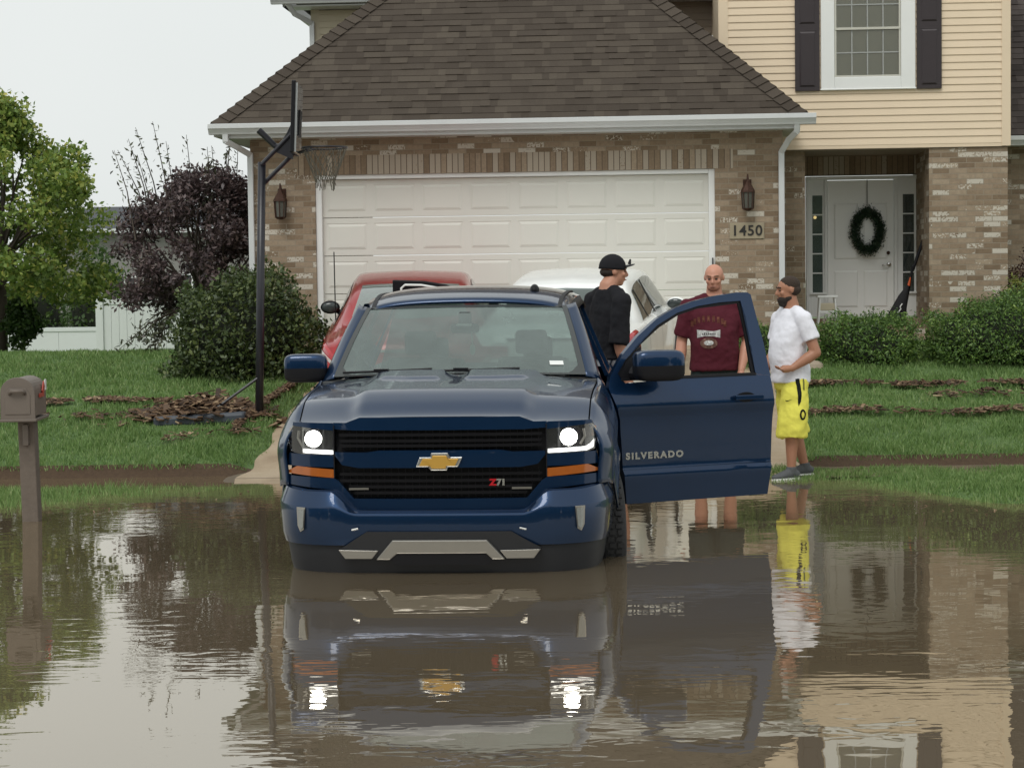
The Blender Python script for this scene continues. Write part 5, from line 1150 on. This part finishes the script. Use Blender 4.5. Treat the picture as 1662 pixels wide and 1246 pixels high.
chest_panel('banner_print', [(cx_-.098, 1.165), (cx_-.085, 1.20), (cx_-.10, 1.235), (cx_-.04, 1.222), (cx_+.04, 1.222), (cx_+.10, 1.235), (cx_+.085, 1.20), (cx_+.098, 1.165), (cx_+.04, 1.178), (cx_-.04, 1.178)], K['white'], shirt, shirt)
chest_panel('round_print', [(cx_+.075*math.cos(2*math.pi*k/18), 1.118+.048*math.sin(2*math.pi*k/18)) for k in range(18)], mat('brown_grey_print', (.24, .13, .10), .8), shirt, shirt)
ob = chest_panel('pale_print', [(cx_+.042*math.cos(2*math.pi*k/12), 1.122+.022*math.sin(2*math.pi*k/12)) for k in range(12)], K['white'], shirt, shirt); ob.modifiers['wrap'].offset = .008
for k in range(7): xk = cx_+(k-3)*.018; ob = chest_panel('banner_mark', [(xk-.005, 1.192), (xk+.005, 1.192), (xk+.003, 1.207+.003*(k % 2)), (xk-.005, 1.205)], mat('grey_print', (.12, .11, .12), .8), shirt, shirt); ob.modifiers['wrap'].offset = .008
e = MB(); e.ell(hp(0, -.048, -.075), (.058, .052, .040), hrot, 14, 10); 
e.build('stubble', mat('ginger_stubble', (.33, .15, .10), .9), o_, smooth=True)
# --- man in black shirt and cap
o_, hp, hrot, shirt, shorts = person((.87, 17.45, .0), R(122), 1.11, 'man in a black T-shirt and black cap with his back turned beside the truck cab', skinmat('tan_skin', (.50, .245, .16)), dict(
    w=1.02, head=R(-22), nod=R(4), hc=(.0, -.045, 1.660), brow=K['hair'], shirt=cloth('black_cotton', (.010, .010, .013)), shorts=cloth('grey_cloth', (.24, .25, .27)), shoe=cloth('black_canvas', (.03, .03, .03)), short=.52, hem=.98, waist=1.0, sleeve=1.12,
    arm=(((-.20, .02, 1.42), (-.225, .07, 1.12), (-.21, -.02, .86), (0, -.2, -1), (.9, 0, 0)), ((.20, .02, 1.42), (.235, .05, 1.13), (.22, -.05, .88), (0, -.2, -1), (-.9, 0, 0))),
    leg=(((-.10, 0, .90), (-.12, -.03, .49), (-.13, .0, .09)), ((.10, 0, .90), (.12, -.03, .49), (.13, .0, .09)))))
c = MB(); nu, nv = 24, 8
V = [hp(.089*math.cos(2*math.pi*i/nu)*math.cos(j/nv*math.pi/2), .012+.108*math.sin(2*math.pi*i/nu)*math.cos(j/nv*math.pi/2), .032+.105*math.sin(j/nv*math.pi/2)) for j in range(nv+1) for i in range(nu)]
V = V+[hp(.089*math.cos(2*math.pi*i/nu), .014+.108*math.sin(2*math.pi*i/nu), .014) for i in range(nu)]
c.add(V, [(j*nu+i, j*nu+(i+1) % nu, (j+1)*nu+(i+1) % nu, (j+1)*nu+i) for j in range(nv) for i in range(nu)]+[((nv+1)*nu+i, (nv+1)*nu+(i+1) % nu, (i+1) % nu, i) for i in range(nu)])
cap_ = c.build('cap', cloth('cap_black', (.012, .012, .015)), o_, smooth=True, solid=.004)
c = MB(); c.grid(lambda u, v: hp((2*u-1)*.074*(1-.25*v), -.082-.085*v*(1-.35*(2*u-1)**2)-.0, .038-.0*v+.012*(1-(2*u-1)**2)+.018*v), 12, 6); c.build('brim', K['white'] if False else cloth('brim_black', (.03, .03, .033)), cap_, smooth=True, solid=.006)
c = MB(); c.grid(lambda u, v: hp((2*u-1)*.07*(1-.25*v), -.084-.080*v*(1-.35*(2*u-1)**2), .0335+.012*(1-(2*u-1)**2)+.018*v), 10, 4); c.build('brim_underside', mat('pale_brim', (.45, .45, .44), .8), cap_)
c = MB(); c.tube([hp(-.02, -.125, .068), hp(.0, -.13, .098), hp(.02, -.125, .068)], .009, 6); c.build('sunglasses', K['black'], cap_)
c = MB(); c.ell(hp(0, .035, -.01), (.081, .078, .045), hrot, 16, 10); c.build('hair', K['hair'], o_, smooth=True)
# --- man in white shirt and yellow shorts
Ypos = 17.35
o_, hp, hrot, shirt, shorts = person((2.455, Ypos, .0), R(-68), .985, 'bearded man in a white T-shirt and yellow shorts standing on the flooded pavement edge', skinmat('brown_skin', (.40, .19, .115)), dict(
    w=1.04, belly=.065, head=R(-14), nod=R(7), hc=(0, -.02, 1.685), brow=K['hair'], shirt=cloth('white_cotton', (.80, .80, .86), .25), shorts=cloth('yellow_mesh', (.80, .75, .12)), shoe=cloth('grey_knit', (.10, .105, .11)), solem=K['white'], short=.38, hem=.86, waist=.99, sleeve=.62, bag=.128, fold2=.045, fold=.026,
    arm=(((-.20, .0, 1.42), (-.25, -.02, 1.12), (-.20, -.20, .89), (.05, -.15, -1), (.9, 0, 0)), ((.20, .02, 1.42), (.27, .10, 1.13), (.20, -.10, .995), (-.15, -1, -.06), (0, 0, 1))),
    leg=(((-.10, .03, .90), (-.11, .08, .49), (-.10, .20, .10)), ((.10, 0, .90), (.11, -.05, .49), (.09, -.05, .09))), foot=((-.1, -1), (.1, -1))))
c = MB(); c.ell(hp(0, .018, .042), (.0830, .097, .082), hrot, 20, 14); c.ell(hp(0, .040, -.005), (.0805, .076, .058), hrot, 16, 10); c.build('hair', mat('cropped_brown_hair', (.040, .026, .018), .9, var=.5, vs_=80, bmp=.5, bs_=150), o_, smooth=True)
c = MB(); c.ell(hp(0, -.050, -.082), (.058, .060, .048), hrot, 16, 10); c.ell(hp(0, -.058, -.112), (.045, .045, .036), hrot, 14, 10)
c.ell(hp(0, -.018, -.072), (.067, .062, .040), hrot, 16, 10)
c.build('beard', K['hair'], o_, smooth=True)
def side_panel(name, poly, mt, tgt, parent, off=.004):
    """flat print on the wearer's left side (local +X), pressed onto the cloth; poly in (y,z)"""
    ob = panel([poly], lambda a, b, d: Vector((.40-d, a, b)), .003, name, mt, parent, cuts_a=.02, cuts_b=.03, bevel=0)
    q = ob.modifiers.new('wrap', 'SHRINKWRAP'); q.target = tgt; q.wrap_method = 'PROJECT'; q.use_project_x = True; q.use_negative_direction = True; q.use_positive_direction = False; q.offset = off; return ob
blk = cloth('black_print', (.02, .025, .02), 0)
side_panel('black_stripe', [(-.06, .96), (-.025, .96), (-.02, .78), (-.032, .70), (-.055, .66), (-.05, .80)], blk, shorts, shorts)
side_panel('grey_print', [(.005, .90), (.02, .90), (.02, .80), (.005, .80)], mat('grey_green_print', (.25, .27, .08), .8), shorts, shorts)
ring = [(-.02+.034*math.cos(2*math.pi*k/20), .585+.048*math.sin(2*math.pi*k/20)) for k in range(21)]+[(-.02+.019*math.cos(2*math.pi*k/20), .585+.030*math.sin(2*math.pi*k/20)) for k in range(20, -1, -1)]
for h_ in (0, 1):
    idx = list(range(0, 11)) if h_ == 0 else list(range(10, 21))
    side_panel('letter_O', [ring[i] for i in idx]+[(-.02+.019*math.cos(2*math.pi*k/20), .585+.030*math.sin(2*math.pi*k/20)) for k in reversed(idx)], blk, shorts, shorts)
side_panel('tick_mark', [(-.15, .715), (-.135, .70), (-.10, .722), (-.134, .710)], blk, shorts, shorts)

# ================================================================== VEGETATION
def crown(name, mat_, parent, blobs, nleaf, size, aspect=.5, up=.3, origin=(0, 0, 0), surf=.6):
    """blobs: (x,y,z,r) leaf clumps; leaves gather in the outer shell of each clump"""
    out = []; tot = sum(b_[3]**2 for b_ in blobs)
    for x, y, z, r in blobs:
        n = int(nleaf*r*r/tot); d_ = unit(rng.normal(size=(n, 3))); rad = r*(surf+(1-surf)*rng.uniform(0, 1, (n, 1))**.6)*rng.uniform(.75, 1.12, (n, 1))
        out.append(np.array([x, y, z])+d_*rad*np.array([1, 1, .8]))
    return fastmesh(name, leaves(np.concatenate(out), size, aspect, up), 4, mat_, parent)
def blobset(n, env, rr, seed):
    rs = np.random.default_rng(seed); o_ = []
    while len(o_) < n:
        t = rs.uniform(0, 1); a = rs.uniform(0, 2*math.pi); zc, rad = env(t); k = math.sqrt(rs.uniform(.25, 1))
        r = rs.uniform(*rr); o_.append((math.cos(a)*(rad-r*.6)*k, math.sin(a)*(rad-r*.6)*k, zc, r))
    return o_
def limbs(mb, base, tips, r0, seed=0):
    rs = random.Random(seed)
    for t in tips:
        t = Vector(t); b_ = Vector((0, 0, base*rs.uniform(.7, 1.3))); m1 = b_.lerp(t, .5)+Vector((rs.uniform(-.1, .1), rs.uniform(-.1, .1), .12))
        mb.tube([b_, m1, t], [r0, r0*.6, r0*.2], 6, cap=False)
# maple at far left
K['maple'] = leafmat('maple_leaves', [(.08, (.075, .13, .030)), (.38, (.16, .25, .052)), (.68, (.27, .36, .075)), (.95, (.60, .54, .13))], .5, .3)
tr = empty('maple_tree', (-7.75, 30, .72), 0, 'round green maple with yellowing leaf tips at the left edge', 'tree')
env = lambda t: (.95+2.85*t, 2.18*math.sin(math.pi*min(1, .25+.77*t))**.8)
bl = blobset(120, env, (.24, .48), 3)
o = MB(); o.tube([(0, 0, -.2), (.02, 0, .8), (-.02, 0, 2.0), (0, 0, 3.4)], [.085, .075, .055, .02], 10); limbs(o, 1.2, [b_[:3] for b_ in bl[::3]], .03); o.build('trunk', K['bark'], tr, smooth=True)
crown('crown', K['maple'], tr, bl, 34000, .085, .7, .3, surf=.35)
tr = empty('sapling', (-7.33, 29.6, .70), 0, 'low leafy sapling in front of the maple trunk', 'tree')
o = MB(); o.tube([(0, 0, -.2), (0, 0, .5), (.02, 0, .8)], [.04, .03, .015], 8); o.build('trunk', K['bark'], tr)
K['dkgreen'] = leafmat('sapling_leaves', [(.1, (.022, .05, .012)), (.5, (.045, .095, .02)), (.95, (.10, .15, .035))], .5, .3)
crown('crown', K['dkgreen'], tr, blobset(20, lambda t: (.22+.62*t, .34*math.sin(math.pi*(.2+.7*t))), (.12, .22), 4), 3600, .08, .6, .3, surf=.3)
# purple-leaved tree
K['purple'] = leafmat('purple_leaves', [(.1, (.042, .029, .032)), (.5, (.098, .068, .070)), (.8, (.17, .12, .115)), (.95, (.14, .15, .09))], .4, .2)
tr = empty('purple_leaf_tree', (-4.05, 26.2, .86), 0, 'dark purple-leaved tree with tall shoots beside the garage corner', 'tree')
env = lambda t: (.62+1.75*t, 1.36*math.sin(math.pi*min(1, .24+.70*t))**.7)
bl = blobset(105, env, (.15, .36), 11)
o = MB(); o.tube([(0, 0, -.2), (.03, 0, .6), (0, 0, 1.4)], [.07, .06, .03], 8); limbs(o, .5, [b_[:3] for b_ in bl[::2]], .028, 5)
sh_ = []; rs = random.Random(21)
for k in range(15):
    a = rs.uniform(-1, 1); x_ = -.3+a*.95; top = 2.6+rs.uniform(.0, .5)*(1-.5*abs(a)); lean = rs.uniform(-.18, .12)
    p0 = Vector((x_*.7, rs.uniform(-.4, .4), 1.5)); p1 = Vector((x_+lean, rs.uniform(-.5, .5), top)); o.tube([p0, p0.lerp(p1, .5)+Vector((.03, 0, .05)), p1], [.012, .008, .003], 5, cap=False)
    for j in range(26): sh_.append(p0.lerp(p1, .35+.65*j/26)+Vector((rs.gauss(0, .03), rs.gauss(0, .03), 0)))
for k in range(8):   # low sprays leaning out to the left and down
    p0 = Vector((-.3, -.3, .6)); p1 = Vector((-rs.uniform(.6, 1.15), -rs.uniform(.2, .7), rs.uniform(.0, .35))); o.tube([p0, p0.lerp(p1, .5)+Vector((0, 0, .08)), p1], [.014, .009, .003], 5, cap=False)
    for j in range(52): sh_.append(p0.lerp(p1, .3+.7*(j/52))+Vector((rs.gauss(0, .05), rs.gauss(0, .05), rs.gauss(0, .04))))
o.build('trunk', K['bark'], tr, smooth=True)
crown('crown', K['purple'], tr, bl, 21000, .082, .42, .2, surf=.15)
K['shoot'] = leafmat('shoot_leaves', [(.1, (.07, .055, .05)), (.6, (.11, .12, .07)), (.95, (.18, .22, .12))], .45, .2)
for k in range(0, len(sh_), 26): fastmesh('shoot', leaves(np.array([list(p) for p in sh_[k:k+26]]), .085, .35, .1), 4, K['shoot'], tr)
# shrubs
K['shrub'] = leafmat('shrub_leaves', [(.1, (.026, .044, .014)), (.5, (.055, .085, .025)), (.8, (.11, .145, .040)), (1, (.24, .25, .08))], .45, .2)
K['yew'] = leafmat('yew_leaves', [(.1, (.034, .072, .017)), (.5, (.085, .165, .034)), (.78, (.17, .275, .055)), (1, (.40, .48, .12))], .5, .2)
K['yellowgreen'] = leafmat('yellowgreen_leaves', [(.1, (.08, .11, .02)), (.9, (.30, .32, .07))], .5, .25)
def shrub(name, loc, rx, ry, h, n, size, mt, label, seed, aspect=.5, grp=None, core=True, lump=.13, rectang=2.6):
    o_ = empty(name, loc, 0, label, 'shrub', grp); rs = np.random.default_rng(seed)
    m1 = n; d_ = unit(rs.normal(size=(m1, 3))); d_[:, 2] = np.abs(d_[:, 2])*1.0
    p = rectang; sc_r = 1/(np.abs(d_[:, 0])**p+np.abs(d_[:, 1])**p+np.abs(d_[:, 2])**p)**(1/p)
    ph = rs.uniform(0, 6, 6); f = 1+lump*(np.sin(d_[:, 0]*5+ph[0])*np.sin(d_[:, 2]*6+ph[1])+.7*np.sin(d_[:, 0]*11+ph[2])*np.sin(d_[:, 1]*9+ph[3])+.5*np.sin(d_[:, 2]*14+ph[4]+d_[:, 0]*8))
    k = 1-.30*rs.uniform(0, 1, m1)**2.2+.05*rs.normal(size=m1)
    P = d_*(sc_r*f*k)[:, None]*np.array([rx, ry, h])
    fastmesh('leaves', leaves(P, size, aspect, .35), 4, mt, o_)
    c_ = MB(); c_.ell((0, 0, h*.35), (rx*.80, ry*.8, h*.48), nu=20, nv=12)  # solid core, its near-black colour standing in for shade among the leaves
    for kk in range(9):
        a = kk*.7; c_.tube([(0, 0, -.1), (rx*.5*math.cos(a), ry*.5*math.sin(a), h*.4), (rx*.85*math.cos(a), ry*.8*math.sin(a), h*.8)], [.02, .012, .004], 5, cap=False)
    c_.build('core_and_branches', K['bark'] if not core else mat('shaded_core', (.010, .014, .006), .95), o_)
    return o_
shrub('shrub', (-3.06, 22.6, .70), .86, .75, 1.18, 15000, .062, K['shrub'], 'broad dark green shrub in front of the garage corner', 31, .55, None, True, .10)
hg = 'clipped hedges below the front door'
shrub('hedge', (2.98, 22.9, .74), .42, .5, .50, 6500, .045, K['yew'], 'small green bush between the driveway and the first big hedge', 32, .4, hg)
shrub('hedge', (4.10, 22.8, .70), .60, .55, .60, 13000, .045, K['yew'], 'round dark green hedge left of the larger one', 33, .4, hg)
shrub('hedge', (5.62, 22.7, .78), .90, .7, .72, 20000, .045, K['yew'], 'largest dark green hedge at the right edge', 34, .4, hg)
shrub('golden_shrub', (6.25, 23.9, 1.15), .40, .35, .55, 2200, .05, K['yellowgreen'], 'yellow-green shrub behind the largest hedge at right', 35, .45)
shrub('rust_bush', (6.75, 25.2, .95), .5, .5, 1.05, 3500, .055, leafmat('rust_leaves', [(.1, (.03, .014, .010)), (.9, (.10, .045, .03))], .5, .2), 'dark reddish bush against the brick beyond the porch', 36, .45)
gr_ = empty('small_rock', (3.42, 22.35, .70), 0, 'pale rock at the foot of the hedges right of the driveway', 'rock')
o = MB(); o.ell((0, 0, .04), (.13, .1, .09), nu=9, nv=6); o.ell((-.06, 0, .10), (.06, .06, .07), nu=7, nv=5); o.build('stone', K['concrete'], gr_)

# ================================================================== FENCES AND FAR HOUSES
K['vinyl'] = mat('white_vinyl', (.74, .77, .75), .4, var=.03)
fe = empty('vinyl_fence', (-7.92, 38, .2), 0, 'white vinyl privacy fence with a capped post behind the lawn', 'fence')
for x_ in (0, 2.4):
    o = MB(); o.box(x_-.07, x_+.07, -.07, .07, -.2, 1.40); o.box(x_-.085, x_+.085, -.085, .085, 1.40, 1.425); o.prism([(x_-.06, 1.425), (x_+.06, 1.425), (x_, 1.47)], -.06, .06, 'y'); o.build('post', K['vinyl'], fe, bevel=.006)
for a, b_ in ((.07, 2.33), (2.47, 5.6)):
    o = MB(); o.box(a, b_, -.035, .035, 1.22, 1.33); o.box(a, b_, -.035, .035, -.1, .05); n_ = int((b_-a)/.15)
    for k in range(n_): o.box(a+(b_-a)*k/n_+.003, a+(b_-a)*(k+1)/n_-.003, -.018, .018, .05, 1.22)
    o.build('fence_panel', K['vinyl'], fe, bevel=.003)
fe = empty('low_fence', (-12, 39.5, .0), 0, 'low white fence running off behind the maple', 'fence')
o = MB(); n_ = 3
for k in range(n_): o.box(4.4*k/n_+.003, 4.4*(k+1)/n_-.003, -.018, .018, .0, .88)
o.box(0, 4.4, -.035, .035, .88, .96); o.build('fence_panel', K['vinyl'], fe)
def far_house(loc, w_, d_, hw, hr, wallc, roofc, label, wins, over=.5):
    o_ = empty('far_house', loc, 0, label, 'house'); o = MB(); o.box(0, w_, 0, d_, 0, hw); o.build('wall', wallc, o_)
    o = MB(); o.add([(-over, -over, hw), (w_+over, -over, hw), (w_+over, d_+over, hw), (-over, d_+over, hw), (w_*.12, d_/2, hr), (w_*.88, d_/2, hr)], [(0, 1, 5, 4), (1, 2, 5), (2, 3, 4, 5), (3, 0, 4), (0, 3, 2, 1)]); o.build('roof', roofc, o_)
    o = MB(); o.box(-over, w_+over, -over-.12, -over, hw-.08, hw+.12); o.build('gutter', K['gutter'], o_)
    for (a, b_, c, e) in wins:
        o = MB(); o.box(a, b_, -.06, -.01, c, e); wn_ = o.build('window', K['white'], o_); o = MB(); o.box(a+.09, (a+b_)/2-.04, -.08, -.055, c+.09, e-.09); o.box((a+b_)/2+.04, b_-.09, -.08, -.055, c+.09, e-.09); o.build('pane', K['glass_dark'], wn_)
far_house((-20.5, 85, 0), 13, 9, 4.1, 5.35, mat('far_beige', (.24, .235, .22), .8, var=.04), mat('far_grey_roof', (.075, .08, .09), .9, var=.1), 'distant beige house with dark grey roof behind the fence', [(3.4, 4.4, 1.1, 2.2), (6.2, 7.4, 1.1, 2.3), (9, 10, 1.2, 2.3)])
far_house((-46, 95, 0), 18, 9, 3.3, 4.6, mat('far_grey', (.36, .36, .34), .8, var=.04), mat('far_brown_roof', (.10, .09, .085), .9, var=.1), 'distant grey house beyond the maple', [(13.5, 15, 1.1, 2.4)])
for k, (x_, y_, r_, lb) in enumerate(((-15.2, 62, 1.3, 'distant bush left of the far beige house'), (-12.55, 60, 1.0, 'distant bush in front of the far beige house'), (-19.5, 60, 1.6, 'distant bush seen behind the maple trunk'))):
    shrub('far_bush', (x_, y_, 0), r_, r_, (2.9, 3.0, 2.6)[1] if abs(x_+12.55) < .01 else 1.2*r_+.6, 2200, .16, K['dkgreen'], lb, 50+k, .6)
fl = []
for k in range(260):
    if k % 2: x_ = random.uniform(-6.5, -2.2); y_ = 15.5+random.gauss(0, .35)+max(0, x_+3.6)*.9
    else: x_ = random.uniform(1.4, 6.5); y_ = 14.9-abs(random.gauss(0, .3))+max(0, 3.6-x_)*1.1
    fl.append((x_, y_, -.008, .5))
chips('floating_bits', fl, 'tiny bark and leaf bits floating along the grass edge', .02, .06, 'debris')
o = MB(); rs = random.Random(5)
for k in range(44):
    x_ = -70+k*3.3+rs.uniform(-1, 1); r_ = rs.uniform(2.4, 4.2); o.ell((x_, -24+rs.uniform(-3, 3), r_*.9+rs.uniform(-.5, 1.2)), (r_*.9, r_*.8, r_*1.25), nu=14, nv=10)
tb_ = o.build('added_tree_belt', mat('added_belt_green', (.045, .065, .028), .9, var=.5, vs_=1.5, bmp=.8), smooth=True)  # out of view, added so truck paint and bumper reflect something dark
tag(tb_, 'dense unseen tree belt behind the viewer, added to darken reflections', 'trees', kind='stuff'); q = tb_.modifiers.new('folds', 'DISPLACE'); q.texture = clouds; q.strength = .6
